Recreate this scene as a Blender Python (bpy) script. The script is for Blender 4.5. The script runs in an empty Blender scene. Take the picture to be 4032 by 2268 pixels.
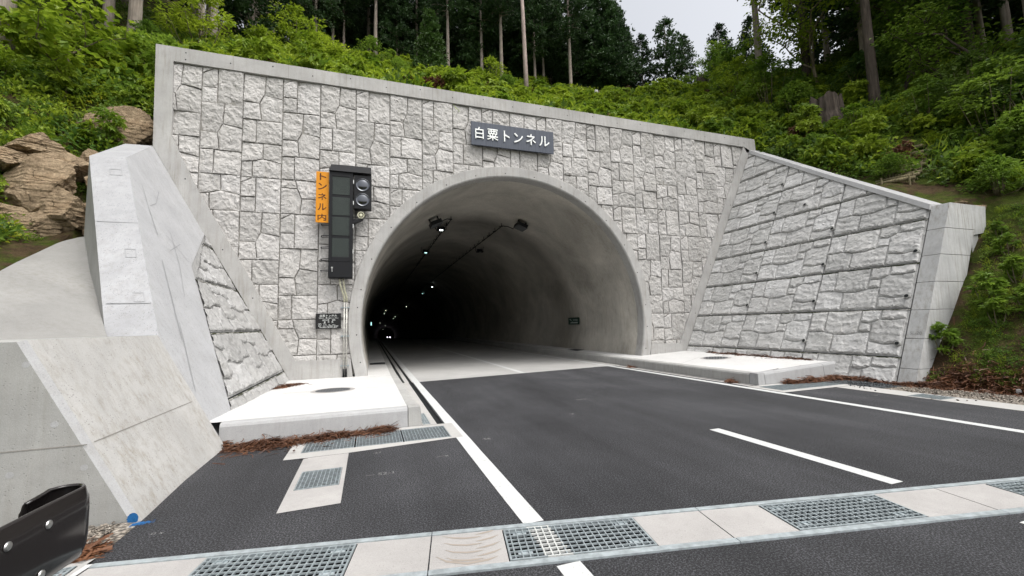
import bpy, bmesh, math, random
import numpy as np
from mathutils import Vector, Matrix, Euler, noise as mnoise
from mathutils.geometry import delaunay_2d_cdt, tessellate_polygon

rng = np.random.default_rng(11)
random.seed(5)
SC = bpy.context.scene
COL = SC.collection
R = math.radians

# ------------------------------------------------------------------ camera
CAM = Vector((-4.0732, -11.3612, 1.3691))
cd = bpy.data.cameras.new('camera')
cam = bpy.data.objects.new('camera', cd); COL.objects.link(cam)
cr = (0.946374, -0.322132, -0.024633)
cdn = (0.005062, 0.091023, -0.995836)
cf = (0.323033, 0.942309, 0.087773)
M = Matrix(((cr[0], -cdn[0], -cf[0], CAM.x), (cr[1], -cdn[1], -cf[1], CAM.y), (cr[2], -cdn[2], -cf[2], CAM.z), (0, 0, 0, 1)))
cam.matrix_world = M
cd.sensor_width = 36; cd.lens = 1627.616 / 4032 * 36
cd.clip_start = 0.05; cd.clip_end = 2000
SC.camera = cam

# ------------------------------------------------------------------ light
SUN_EL, SUN_AZ = R(62), R(150)          # azimuth measured from +Y towards +X
W = bpy.data.worlds.new('World'); SC.world = W; W.use_nodes = True
wn, wl = W.node_tree.nodes, W.node_tree.links
sky = wn.new('ShaderNodeTexSky'); sky.sky_type = 'NISHITA'; sky.sun_disc = False
sky.sun_elevation = SUN_EL; sky.sun_rotation = SUN_AZ
sky.air_density = 1.0; sky.dust_density = 6.0; sky.ozone_density = 1.0
hs = wn.new('ShaderNodeHueSaturation'); hs.inputs['Saturation'].default_value = 0.22
wl.new(sky.outputs[0], hs.inputs['Color'])
wl.new(hs.outputs[0], wn['Background'].inputs['Color'])
wn['Background'].inputs['Strength'].default_value = 0.15
sd = bpy.data.lights.new('sun', 'SUN'); sd.energy = 0.6; sd.angle = R(40); sd.color = (1.0, 0.97, 0.92)
sun = bpy.data.objects.new('sun', sd); COL.objects.link(sun)
sv = Vector((math.sin(SUN_AZ) * math.cos(SUN_EL), math.cos(SUN_AZ) * math.cos(SUN_EL), math.sin(SUN_EL)))
sun.rotation_euler = sv.to_track_quat('Z', 'Y').to_euler()
sun.location = (5, -20, 40)
SC.view_settings.view_transform = 'Standard'
SC.view_settings.look = 'None'
SC.view_settings.exposure = 0.88
SC.view_settings.gamma = 1.0
SC.cycles.max_bounces = 6; SC.cycles.diffuse_bounces = 4; SC.cycles.glossy_bounces = 3
SC.cycles.transparent_max_bounces = 6; SC.cycles.transmission_bounces = 3
SC.cycles.sample_clamp_indirect = 6

# ------------------------------------------------------------------ materials
class NT:
    def __init__(s, name):
        s.m = bpy.data.materials.new(name); s.m.use_nodes = True
        s.n = s.m.node_tree.nodes; s.l = s.m.node_tree.links
        s.b = s.n['Principled BSDF']
        s.geo = s.n.new('ShaderNodeTexCoord')
    def co(s, scale=(1, 1, 1), out='Object'):
        mp = s.n.new('ShaderNodeMapping'); mp.inputs['Scale'].default_value = scale
        s.l.new(s.geo.outputs[out], mp.inputs['Vector']); return mp.outputs[0]
    def noise(s, sc, det=4, rough=.55, v=None, dist=0):
        t = s.n.new('ShaderNodeTexNoise'); t.inputs['Scale'].default_value = sc
        t.inputs['Detail'].default_value = det; t.inputs['Roughness'].default_value = rough
        t.inputs['Distortion'].default_value = dist
        s.l.new(v if v is not None else s.co(), t.inputs['Vector']); return t.outputs['Fac']
    def vor(s, sc, v=None, feat='F1'):
        t = s.n.new('ShaderNodeTexVoronoi'); t.inputs['Scale'].default_value = sc; t.feature = feat
        s.l.new(v if v is not None else s.co(), t.inputs['Vector']); return t.outputs[0]
    def ramp(s, f, stops):
        r = s.n.new('ShaderNodeValToRGB'); s.l.new(f, r.inputs[0])
        e = r.color_ramp.elements
        while len(e) < len(stops): e.new(0.5)
        for i, (p, c) in enumerate(stops):
            e[i].position = p
            e[i].color = (c, c, c, 1) if not hasattr(c, '__len__') else (*c, 1)
        return r.outputs[0]
    def mix(s, a, b, f, mode='MIX'):
        x = s.n.new('ShaderNodeMix'); x.data_type = 'RGBA'; x.blend_type = mode
        for k, v in ((6, a), (7, b)):
            if hasattr(v, 'is_output'): s.l.new(v, x.inputs[k])
            else: x.inputs[k].default_value = (*v, 1) if hasattr(v, '__len__') else (v, v, v, 1)
        if hasattr(f, 'is_output'): s.l.new(f, x.inputs[0])
        else: x.inputs[0].default_value = f
        return x.outputs[2]
    def math(s, op, a, b=None):
        x = s.n.new('ShaderNodeMath'); x.operation = op
        for k, v in ((0, a), (1, b)):
            if v is None: continue
            if hasattr(v, 'is_output'): s.l.new(v, x.inputs[k])
            else: x.inputs[k].default_value = v
        return x.outputs[0]
    def bump(s, h, st=.3, d=.01, prev=None):
        b = s.n.new('ShaderNodeBump'); b.inputs['Strength'].default_value = st; b.inputs['Distance'].default_value = d
        s.l.new(h, b.inputs['Height'])
        if prev is not None: s.l.new(prev, b.inputs['Normal'])
        return b.outputs[0]
    def fin(s, col, rough=.85, nrm=None, spec=.3, metal=0):
        if hasattr(col, 'is_output'): s.l.new(col, s.b.inputs['Base Color'])
        else: s.b.inputs['Base Color'].default_value = (*col, 1)
        if hasattr(rough, 'is_output'): s.l.new(rough, s.b.inputs['Roughness'])
        else: s.b.inputs['Roughness'].default_value = rough
        s.b.inputs['Specular IOR Level'].default_value = spec
        s.b.inputs['Metallic'].default_value = metal
        if nrm is not None: s.l.new(nrm, s.b.inputs['Normal'])
        return s.m

def concrete(name, base, var=.18, pores=0.0, streak=.12, rough=.85, bump=.25, tint=(1, .99, .96), patch=.9, streakcol=(.62, .58, .5)):
    t = NT(name)
    b = np.array(base) * np.array(tint) if hasattr(base, '__len__') else np.array([base] * 3) * np.array(tint)
    c = t.mix(tuple(b * (1 - var)), tuple(b * (1 + var * .55)), t.ramp(t.noise(patch, 7, .62, dist=.4), [(.3, 0), (.7, 1)]))
    c = t.mix(c, tuple(b * .8), t.math('MULTIPLY', t.ramp(t.noise(9, 6, .7), [(.5, 0), (.75, 1)]), .5))
    if streak:
        st = t.math('MULTIPLY', t.ramp(t.noise(8, 6, .7, t.co((2, 2, .16))), [(.46, 0), (.68, 1)]), t.ramp(t.noise(.8, 3), [(.35, .25), (.65, 1)]))
        c = t.mix(c, streakcol, t.math('MULTIPLY', st, streak * 2.2), 'MULTIPLY')
    sp = t.ramp(t.noise(140, 3, .7), [(.3, .86), (.65, 1.06)])
    c = t.mix(c, sp, 1.0, 'MULTIPLY')
    h = t.noise(60, 5, .65)
    n = t.bump(h, bump, .006)
    if pores:
        pv = t.vor(38); pn = t.noise(7, 3)
        pm = t.math('MULTIPLY', t.ramp(pv, [(.13, 1), (.22, 0)]), t.ramp(pn, [(.42, 0), (.52, 1)]))
        c = t.mix(c, tuple(b * .45), t.math('MULTIPLY', pm, pores))
        n = t.bump(t.math('SUBTRACT', 1, pm), .4, .004, n)
    return t.fin(c, rough, n)

M_FRAME = concrete('mat_frame_concrete', .42, .24, .3, .3, tint=(1, .985, .955))
M_LINING = concrete('mat_lining', .52, .42, 0, .3, rough=.6, tint=(1, .95, .85), patch=.5)
M_SLAB = concrete('mat_slab', .58, .09, .2, .05, rough=.8, bump=.12, tint=(1, .995, .975))
M_KERB = concrete('mat_kerb', .40, .2, .2, .22, tint=(1, .995, .96))
M_KERB2 = concrete('mat_kerb_light', .38, .12, .2, .16, tint=(.99, .995, 1))
M_WHITEC = concrete('mat_smooth_pale', .43, .12, 1.0, .14, tint=(.985, .995, 1.02), patch=1.6)
M_PALEC = concrete('mat_pale_stained', .46, .16, .7, .3, tint=(1, .985, .95), patch=1.2, streakcol=(.58, .52, .42))
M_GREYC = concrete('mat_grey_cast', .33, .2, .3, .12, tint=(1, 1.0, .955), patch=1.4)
M_PILLAR = concrete('mat_pillar', .46, .22, .3, .4, tint=(.99, .995, .985), patch=1.6, streakcol=(.5, .46, .38))
M_PAVE = concrete('mat_tunnel_pavement', .42, .18, 0, 0, rough=.75, tint=(1, .99, .96), patch=.6)
M_STRIP = concrete('mat_drain_concrete', .42, .12, .2, .05, tint=(1, .98, .94))
M_PANEL = concrete('mat_drain_panel', .37, .16, .15, .0, tint=(1, .965, .93), patch=1.5)
M_APRON = concrete('mat_apron', .27, .18, .2, .25, tint=(1, .985, .94), patch=1)
M_PIT = NT('mat_pit').fin((.010, .012, .013), .9)

def stone_mat(name, base, tint, sc=1.0):
    t = NT(name); b = np.array(tint) * base
    c = t.mix(tuple(b * .82), tuple(b * 1.1), t.ramp(t.noise(1.3, 6, .65), [(.3, 0), (.7, 1)]))
    c = t.mix(c, tuple(b * .62), t.math('MULTIPLY', t.ramp(t.noise(14 * sc, 7, .75, dist=.8), [(.50, 0), (.68, 1)]), .8))
    c = t.mix(c, t.ramp(t.noise(110, 4, .75), [(.28, .8), (.7, 1.1)]), 1.0, 'MULTIPLY')
    at = t.n.new('ShaderNodeAttribute'); at.attribute_name = 'tone'
    c = t.mix(c, t.ramp(at.outputs['Fac'], [(0, (.86, .86, .85)), (.5, (.98, .975, .965)), (1, (1.08, 1.08, 1.08))]), 1.0, 'MULTIPLY')
    ws = t.math('MULTIPLY', t.ramp(t.noise(5, 5, .7, t.co((1.6, 1.6, .12))), [(.50, 0), (.72, 1)]), t.ramp(t.noise(.5, 3), [(.4, 0), (.65, .55)]))
    c = t.mix(c, (.68, .65, .60), ws, 'MULTIPLY')
    rd = t.n.new('ShaderNodeTexNoise'); rd.noise_type = 'RIDGED_MULTIFRACTAL'
    rd.inputs['Scale'].default_value = 7 * sc; rd.inputs['Detail'].default_value = 6; rd.inputs['Distortion'].default_value = .6
    t.l.new(t.co((1.5, 1.5, 1.1)), rd.inputs['Vector'])
    n = t.bump(rd.outputs['Fac'], .9, .03)
    n = t.bump(t.noise(55 * sc, 6, .7), .45, .012, n)
    return t.fin(c, .9, n)
M_STONE = stone_mat('mat_split_stone', .50, (1, .975, .945))
M_BLOCK = stone_mat('mat_block_stone', .56, (1, .995, .98), .7)
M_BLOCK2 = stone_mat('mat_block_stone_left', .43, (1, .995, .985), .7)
M_JOINT = concrete('mat_joint', .26, .2, 0, 0, tint=(1, .96, .88))
def mossjoint():
    t = NT('mat_course_joint')
    c = t.mix((.42, .41, .38), (.06, .065, .03), t.ramp(t.noise(5, 5, .6), [(.42, 0), (.56, 1)]))
    return t.fin(c, .95)
M_MOSSJ = mossjoint()

def asphalt():
    t = NT('mat_asphalt')
    c = t.mix((.024, .0245, .027), (.041, .0415, .045), t.ramp(t.noise(.7, 6, .6), [(.3, 0), (.7, 1)]))
    v = t.vor(95)
    c = t.mix(c, t.ramp(t.noise(85, 4, .85), [(.42, .35), (.52, 1.0), (.585, 3.4)]), 1.0, 'MULTIPLY')
    c = t.mix(c, t.ramp(t.noise(1.5, 6, .7, t.co((1, .12, 1))), [(.3, .72), (.7, 1.32)]), 1.0, 'MULTIPLY')
    n = t.bump(t.noise(70, 4, .8), 1.0, .016); c = t.mix(c, t.ramp(t.noise(.32, 5, .6), [(.36, .82), (.64, 1.18)]), 1.0, 'MULTIPLY')
    c = t.mix(c, (.16, .155, .15), t.ramp(t.noise(230, 2, .9), [(.66, 0), (.72, .8)]))
    return t.fin(c, .82, n, spec=.35)
M_ASPH = asphalt()
def paint(name, c):
    t = NT(name)
    k = t.mix(c, tuple(np.array(c) * .55), t.math('MULTIPLY', t.ramp(t.noise(48, 5, .8), [(.50, 0), (.64, 1)]), t.ramp(t.noise(2.2, 4), [(.38, .35), (.65, 1)])))
    return t.fin(k, .7, t.bump(t.noise(120, 3), .3, .004))
M_WHITE = paint('mat_white_marking', (.54, .55, .54))
M_WORN = paint('mat_worn_marking', (.48, .49, .475))
def metal(name, c, rough, met=.9, var=.2):
    t = NT(name)
    k = t.mix(tuple(np.array(c) * (1 - var)), tuple(np.array(c) * (1 + var)), t.ramp(t.noise(18, 4, .6), [(.35, 0), (.65, 1)]))
    return t.fin(k, rough, t.bump(t.noise(60, 3), .08, .004), spec=.5, metal=met)
M_GALV = metal('mat_galvanised', (.30, .34, .355), .5, .3)
M_RAIL = metal('mat_galvanised_rail', (.36, .40, .415), .5, .3)
M_STEEL = metal('mat_stainless', (.62, .62, .6), .3, .9)
M_BLACKM = NT('mat_black_metal').fin((.010, .0105, .012), .5, spec=.22)
M_GUARD = NT('mat_guardrail_brown').fin((.020, .0175, .017), .13, spec=.5)
M_IRON = metal('mat_cast_iron', (.10, .105, .11), .6, .3)
M_CONDUIT = metal('mat_conduit', (.50, .49, .45), .5, .3)
M_FLEX = metal('mat_cream_flex', (.50, .49, .36), .6, 0, .1)
M_LETTER = metal('mat_letter', (.78, .80, .78), .4, .1, .05)
M_BLUEP = paint('mat_blue_spray', (.012, .10, .27))
M_CHALK = paint('mat_chalk', (.22, .22, .215))
def signboard():
    t = NT('mat_sign_slate')
    st = t.ramp(t.noise(9, 3, .5, t.co((5, 5, .05))), [(.46, 0), (.6, 1)])
    c = t.mix((.062, .074, .098), (.042, .05, .07), st)
    return t.fin(c, .5, None, spec=.4)
M_SLATE = signboard()
M_ORANGE = NT('mat_orange').fin((.60, .235, .008), .5)
M_SIGNTXT = NT('mat_sign_brown').fin((.06, .015, .005), .5)
M_PLAQUE = NT('mat_plaque_black').fin((.012, .012, .013), .25, spec=.5)
M_GREENSIGN = NT('mat_exit_green').fin((.008, .03, .02), .4)
M_SIGNGREY = NT('mat_exit_grey').fin((.35, .38, .36), .5)
def ledglass():
    t = NT('mat_led_glass')
    sx = t.n.new('ShaderNodeSeparateXYZ'); t.l.new(t.geo.outputs['Object'], sx.inputs[0])
    def cell(o): return t.math('ABSOLUTE', t.math('SUBTRACT', t.math('FRACT', t.math('MULTIPLY', o, 1 / .0232)), .5))
    a, b = cell(sx.outputs[0]), cell(sx.outputs[2])
    d = t.math('SQRT', t.math('ADD', t.math('MULTIPLY', a, a), t.math('MULTIPLY', b, b)))
    c = t.mix((.10, .125, .11), (.006, .008, .008), t.ramp(d, [(.22, 0), (.34, 1)]))
    t.b.inputs['Coat Weight'].default_value = .10; t.b.inputs['Coat Roughness'].default_value = .02
    return t.fin(c, .5, spec=.2)
M_LED = ledglass()
def lensmat():
    t = NT('mat_lens')
    return t.fin((.11, .115, .125), .06, t.bump(t.vor(60), .06, .003), spec=.5, metal=1)
M_LENS = lensmat()
def emit(name, c, s):
    t = NT(name); t.b.inputs['Emission Color'].default_value = (*c, 1); t.b.inputs['Emission Strength'].default_value = s
    return t.fin(c, .5)
M_LAMP = emit('mat_lamp_white', (.9, 1, .97), 5)
M_LAMPG = emit('mat_lamp_cool', (.45, .85, .8), 1.6)
M_HEAD = emit('mat_headlight', (.95, .85, 1.0), 14)
M_CARP = NT('mat_car_paint').fin((.05, .05, .06), .3)
M_TYRE = NT('mat_tyre').fin((.02, .02, .02), .8)

def bark(name, a, b, sc=1):
    t = NT(name)
    f = t.noise(9 * sc, 5, .65, t.co((1.6, 1.6, .12)))
    c = t.mix(a, b, t.ramp(f, [(.35, 0), (.65, 1)]))
    c = t.mix(c, t.ramp(t.noise(2.5, 4), [(.3, .75), (.7, 1.15)]), 1.0, 'MULTIPLY')
    return t.fin(c, .95, t.bump(f, .8, .03))
M_BARK = bark('mat_cedar_bark', (.20, .165, .135), (.36, .315, .27))
M_BARKD = bark('mat_dark_bark', (.05, .04, .032), (.115, .092, .075))
M_TWIG = bark('mat_twig', (.10, .085, .05), (.2, .17, .11))

def leafmat(name, c1, c2, trans=.35, sc=.6, rough=.5):
    t = NT(name)
    oi = t.n.new('ShaderNodeObjectInfo')
    at = t.n.new('ShaderNodeAttribute'); at.attribute_name = 'tone'
    g = t.n.new('ShaderNodeNewGeometry')
    nz = t.n.new('ShaderNodeTexNoise'); nz.inputs['Scale'].default_value = sc; nz.inputs['Detail'].default_value = 3
    t.l.new(g.outputs['Position'], nz.inputs['Vector'])
    f = t.math('ADD', t.math('MULTIPLY', oi.outputs['Random'], .35), t.math('MULTIPLY', at.outputs['Fac'], .45))
    f = t.math('ADD', f, t.math('MULTIPLY', t.ramp(nz.outputs['Fac'], [(.35, 0), (.65, 1)]), .45))
    c = t.mix(c1, c2, t.ramp(f, [(.15, 0), (1.0, 1)]))
    t.fin(c, rough, None, spec=.3)
    tr = t.n.new('ShaderNodeBsdfTranslucent'); t.l.new(c, tr.inputs['Color'])
    mx = t.n.new('ShaderNodeMixShader'); mx.inputs[0].default_value = trans
    t.l.new(t.b.outputs[0], mx.inputs[1]); t.l.new(tr.outputs[0], mx.inputs[2])
    t.l.new(mx.outputs[0], t.n['Material Output'].inputs['Surface'])
    return t.m
L_CEDAR = leafmat('mat_cedar_foliage', (.015, .036, .014), (.065, .125, .04), .22)
L_YOUNG = leafmat('mat_young_conifer', (.025, .06, .015), (.08, .15, .03), .2)
L_BRIGHT = leafmat('mat_leaf_bright', (.11, .20, .015), (.36, .45, .038), .45)
L_MID = leafmat('mat_leaf_mid', (.056, .13, .018), (.215, .32, .038), .42)
L_NEEDLE = leafmat('mat_dry_needles', (.05, .021, .012), (.17, .075, .036), .05, 6)
L_DARK = leafmat('mat_leaf_dark', (.036, .085, .018), (.14, .215, .034), .35)
L_YEL = leafmat('mat_leaf_yellow', (.26, .31, .02), (.52, .50, .04), .45)

def soil():
    t = NT('mat_soil')
    c = t.mix((.04, .027, .015), (.13, .09, .05), t.ramp(t.noise(3, 7, .7), [(.3, 0), (.7, 1)]))
    g = t.mix((.03, .05, .008), (.10, .13, .02), t.ramp(t.noise(6, 6, .7), [(.3, 0), (.7, 1)]))
    c = t.mix(c, g, t.ramp(t.noise(1.6, 6, .7, dist=.5), [(.42, 0), (.54, 1)]))
    c = t.mix(c, t.ramp(t.noise(40, 5, .75), [(.28, .5), (.7, 1.3)]), 1.0, 'MULTIPLY')
    n = t.bump(t.noise(12, 8, .75), 1.0, .08); n = t.bump(t.noise(60, 4, .7), .6, .02, n)
    return t.fin(c, .95, n, spec=.1)
M_SOIL = soil()
def warp(t):
    nz = t.n.new('ShaderNodeTexNoise'); nz.inputs['Scale'].default_value = 1.6; nz.inputs['Detail'].default_value = 5; t.l.new(t.co(), nz.inputs['Vector'])
    x = t.n.new('ShaderNodeMix'); x.data_type = 'RGBA'; x.blend_type = 'ADD'; x.inputs[0].default_value = .9
    t.l.new(t.co((1, 1, 2.6)), x.inputs[6]); t.l.new(nz.outputs['Color'], x.inputs[7]); return x.outputs[2]
def rockmat():
    t = NT('mat_rock')
    c = t.mix((.20, .145, .09), (.52, .40, .265), t.ramp(t.noise(2.4, 8, .68, dist=.8), [(.3, 0), (.68, 1)]))
    c = t.mix(c, (.30, .17, .08), t.math('MULTIPLY', t.ramp(t.noise(1.5, 4), [(.55, 0), (.75, 1)]), .4))
    c = t.mix(c, (.05, .035, .02), t.math('MULTIPLY', t.ramp(t.vor(1.7, warp(t), 'DISTANCE_TO_EDGE'), [(.0, .9), (.03, 0)]), t.ramp(t.noise(1.3, 3), [(.42, 0), (.55, 1)])))
    c = t.mix(c, t.ramp(t.noise(30, 7, .8), [(.3, .5), (.68, 1.25)]), 1.0, 'MULTIPLY')
    n = t.bump(t.noise(6, 9, .78), 1.0, .09); n = t.bump(t.noise(18, 6, .7), .5, .03, n)
    return t.fin(c, .92, n, spec=.15)
M_ROCK = rockmat()
def gravelmat(name, a, b):
    t = NT(name)
    v = t.n.new('ShaderNodeTexVoronoi'); v.inputs['Scale'].default_value = 32
    t.l.new(t.co(), v.inputs['Vector'])
    c = t.mix(a, b, v.outputs['Color'])
    c = t.mix(c, t.ramp(v.outputs['Distance'], [(.1, 1.1), (.75, .25)]), 1.0, 'MULTIPLY')
    return t.fin(c, .9, t.bump(t.math('SUBTRACT', 1, v.outputs['Distance']), 1, .03))
M_GRAV = gravelmat('mat_gravel_pale', (.22, .18, .14), (.56, .51, .44))
M_GRAVD = gravelmat('mat_gravel_dark', (.05, .055, .06), (.16, .175, .185))
M_LOG = bark('mat_log', (.13, .11, .06), (.28, .24, .14), 2)

# ------------------------------------------------------------------ object helpers
def tag(o, label=None, cat=None, group=None, kind=None):
    if label: o['label'] = label
    if cat: o['category'] = cat
    if group: o['group'] = group
    if kind: o['kind'] = kind
    return o
def thing(name, label, cat, loc=(0, 0, 0), group=None, rotz=0):
    o = bpy.data.objects.new(name, None); COL.objects.link(o)
    o.location = loc; o.rotation_euler = (0, 0, rotz); o.empty_display_size = .2
    return tag(o, label, cat, group)
def npmesh(name, V, F, mats, mi=None, smooth=False, tone=None):
    """V (n,3); F list of lists or (m,k) array"""
    me = bpy.data.meshes.new(name)
    V = np.asarray(V, np.float32)
    if isinstance(F, np.ndarray):
        m, k = F.shape
        me.vertices.add(len(V)); me.vertices.foreach_set('co', V.ravel())
        me.loops.add(m * k); me.loops.foreach_set('vertex_index', F.astype(np.int32).ravel())
        me.polygons.add(m)
        me.polygons.foreach_set('loop_start', np.arange(0, m * k, k, dtype=np.int32))
        if mi is not None: me.polygons.foreach_set('material_index', np.asarray(mi, np.int32))
        if tone is not None:
            a = me.attributes.new('tone', 'FLOAT', 'FACE'); a.data.foreach_set('value', np.asarray(tone, np.float32))
        me.update(calc_edges=True)
    else:
        me.from_pydata(V.tolist(), [], F)
        if mi is not None: me.polygons.foreach_set('material_index', np.asarray(mi, np.int32))
        if tone is not None:
            a = me.attributes.new('tone', 'FLOAT', 'FACE'); a.data.foreach_set('value', np.asarray(tone, np.float32))
    me.polygons.foreach_set('use_smooth', np.full(len(me.polygons), smooth))
    for mt in (mats if isinstance(mats, (list, tuple)) else [mats]): me.materials.append(mt)
    me.validate()
    return me
def link(name, me, parent=None, loc=None):
    o = bpy.data.objects.new(name, me); COL.objects.link(o)
    if parent is not None: o.parent = parent
    if loc is not None: o.location = loc
    return o

class MB:
    """collects shapes in world coordinates; build() links ONE mesh object"""
    def __init__(s): s.v = []; s.f = []; s.mi = []
    def add(s, V, F, mi=0):
        n = len(s.v); s.v += [tuple(p) for p in V]; s.f += [[i + n for i in f] for f in F]; s.mi += [mi] * len(F); return s
    def box(s, x0, x1, y0, y1, z0, z1, mi=0):
        return s.add([(x0, y0, z0), (x1, y0, z0), (x1, y1, z0), (x0, y1, z0), (x0, y0, z1), (x1, y0, z1), (x1, y1, z1), (x0, y1, z1)],
                     [[3, 2, 1, 0], [4, 5, 6, 7], [0, 1, 5, 4], [1, 2, 6, 5], [2, 3, 7, 6], [3, 0, 4, 7]], mi)
    def hexa(s, lo, hi, mi=0):
        """two matching loops joined"""
        n = len(lo)
        F = [list(range(n))[::-1], [n + i for i in range(n)]] + [[i, (i + 1) % n, n + (i + 1) % n, n + i] for i in range(n)]
        return s.add(list(lo) + list(hi), F, mi)
    def extrude(s, poly, d, mi=0):
        d = Vector(d); return s.hexa([Vector(p) for p in poly], [Vector(p) + d for p in poly], mi)
    def tube(s, path, rad, n=8, mi=0, cap=True):
        path = [Vector(p) for p in path]; rings = []
        up = Vector((0, 0, 1))
        for i, p in enumerate(path):
            t = (path[min(i + 1, len(path) - 1)] - path[max(i - 1, 0)]).normalized()
            a = t.cross(up)
            if a.length < 1e-3: a = t.cross(Vector((1, 0, 0)))
            a.normalize(); b = t.cross(a)
            r = rad[i] if hasattr(rad, '__len__') else rad
            rings.append([p + a * (r * math.cos(2 * math.pi * k / n)) + b * (r * math.sin(2 * math.pi * k / n)) for k in range(n)])
        V = [q for r_ in rings for q in r_]; F = []
        for i in range(len(path) - 1):
            for k in range(n):
                F.append([i * n + k, i * n + (k + 1) % n, (i + 1) * n + (k + 1) % n, (i + 1) * n + k])
        if cap: F += [list(range(n))[::-1], [(len(path) - 1) * n + k for k in range(n)]]
        return s.add(V, F, mi)
    def disc(s, c, nrm, r, h, n=24, mi=0):
        nrm = Vector(nrm).normalized(); return s.tube([c, Vector(c) + nrm * h], r, n, mi)
    def build(s, name, mats, parent=None, bevel=0, smooth=False):
        off = Vector((0, 0, 0))
        if parent is not None:
            off = Vector(parent.location)
            if parent.parent is not None: off = off + Vector(parent.parent.location)
        V = np.array([tuple(p) for p in s.v], np.float64) - np.array(off)
        me = npmesh(name, V, s.f, mats, s.mi, smooth)
        if bevel:
            bm = bmesh.new(); bm.from_mesh(me)
            bmesh.ops.remove_doubles(bm, verts=bm.verts, dist=1e-5)
            ed = [e for e in bm.edges if len(e.link_faces) == 2 and e.calc_face_angle(0) > .5]
            bmesh.ops.bevel(bm, geom=ed, offset=bevel, segments=2, affect='EDGES', profile=.6, clamp_overlap=True)
            bm.to_mesh(me); bm.free()
        return link(name, me, parent)
def poly_holes(outer, holes, z=0):
    loops = [[Vector((*p[:2], 0)) for p in L] for L in [outer] + holes]
    tri = tessellate_polygon(loops)
    V = [(p.x, p.y, z) for L in loops for p in L]
    F = []
    for t in tri:
        a, b, c = [Vector(V[i]) for i in t]
        if abs((b - a).cross(c - a).z) < 1e-9: continue
        F.append(list(t) if (b - a).cross(c - a).z > 0 else list(t)[::-1])
    return V, F
def text_mesh(body, size, ext, bold=0, space=1.0, align='CENTER'):
    c = bpy.data.curves.new('lettering', 'FONT'); c.body = body; c.size = size; c.extrude = ext
    c.offset = bold; c.align_x = align; c.align_y = 'CENTER'; c.space_character = space; c.resolution_u = 4
    o = bpy.data.objects.new('lettering', c); COL.objects.link(o)
    me = bpy.data.meshes.new_from_object(o)
    bpy.data.objects.remove(o); bpy.data.curves.remove(c)
    V = np.array([v.co[:] for v in me.vertices])
    F = [list(p.vertices) for p in me.polygons]
    bpy.data.meshes.remove(me)
    return V, F
def fit_text(mb, body, x0, x1, z0, z1, y, ext, bold=0, mi=0):
    """lettering in a facade-parallel plane, read from -Y, stretched to its box"""
    V, F = text_mesh(body, 1, .5, bold)
    a, b = V.min(0), V.max(0)
    X = x0 + (V[:, 0] - a[0]) / (b[0] - a[0]) * (x1 - x0)
    Z = z0 + (V[:, 1] - a[1]) / (b[1] - a[1]) * (z1 - z0)
    Y = y - (V[:, 2] + .5) * ext
    mb.add(np.stack([X, Y, Z], 1), F, mi)
def arr_curve(a, b, n): return [a + (b - a) * i / (n - 1) for i in range(n)]

# ------------------------------------------------------------------ terrain height
CTRL = [
 (-8.5,.9,7.2),(-5,.9,7.65),(0,.9,7.7),(4,.9,7.7),(8,.9,7.7),(10.2,.5,7.75),(9.3,-2.9,5.5),(8.2,-5.8,3.75),
 (-12.24,1.22,7.6),(-13.99,8.28,12.9),(-12.42,6.81,11.8),(-11.22,9.45,13.8),(-11.72,11.39,14.8),(-11.67,19.7,21.4),(-11,20.9,22.2),
 (-8.2,21.4,21.4),(-7.6,26.5,25.3),(-4,24.6,24.8),(2,22.1,22),(4.8,21.5,21.6),(6.2,20,21.2),(7.05,16.5,18.4),(10.6,21.5,22.0),
 (12,18.6,20.5),(16.2,20.8,22.3),(20,20.6,23),(22.7,18.3,22.6),(21.4,12.6,19.1),(17.9,6,14.8),(15.9,2,12.4),(13.6,-1.9,8.9),(16,-2.4,9.4),(17,-3,9.0),
 (-9.2,-1.6,3.2),(-9.9,-1.7,3.2),(-10.4,-1.2,3.6),(-10.3,-.1,5.6),(-11.2,-.5,5.7),(-9.6,.1,5.5),(-11.8,-2.6,4.6),(-12,-5,3.4),(-9.2,-2.6,2.5),(-8.2,-5.2,1.2),(-9.6,-4.2,1.95),(-10.2,-6.2,1.3),(-9,-5,1.25),(-7.4,-7.2,1.3),(-9.5,-7.2,1.3),
 (-15,36,30),(-40,40,42),(-40,0,24),(-25,-6,11),(-25,10,20),(0,36,27),(12,32,23.5),(22,32,22),(35,24,24),(45,10,22),(34,-6,14),(22,-9,9.5),(14,-8.5,5.6),(11,-8,4.0),(10,-12,2.2),(16,-16,4),(30,-20,8),(-14,-10,2.5),(-20,-18,4),
 (4,10,13.6),(-4,10,13.8),(-9,4,9.6),(10,6,11.6),(14,10,15.2),(3,4.5,10.1),(-2,5,10.6)]
CT = np.array(CTRL, float)
def tps(r2): return np.where(r2 > 1e-9, .5 * r2 * np.log(np.maximum(r2, 1e-9)), 0)
_d = ((CT[:, None, :2] - CT[None, :, :2]) ** 2).sum(-1)
_n = len(CT); _A = np.zeros((_n + 3, _n + 3)); _A[:_n, :_n] = tps(_d) + np.eye(_n) * .15
_A[:_n, _n] = 1; _A[:_n, _n + 1:] = CT[:, :2]; _A[_n:, :_n] = _A[:_n, _n:].T
_w = np.linalg.solve(_A, np.concatenate([CT[:, 2], np.zeros(3)]))
def rbf(x, y):
    x = np.asarray(x, float); y = np.asarray(y, float)
    out = _w[_n] + _w[_n + 1] * x + _w[_n + 2] * y
    for i in range(_n): out = out + _w[i] * tps((x - CT[i, 0]) ** 2 + (y - CT[i, 1]) ** 2)
    return out
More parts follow.
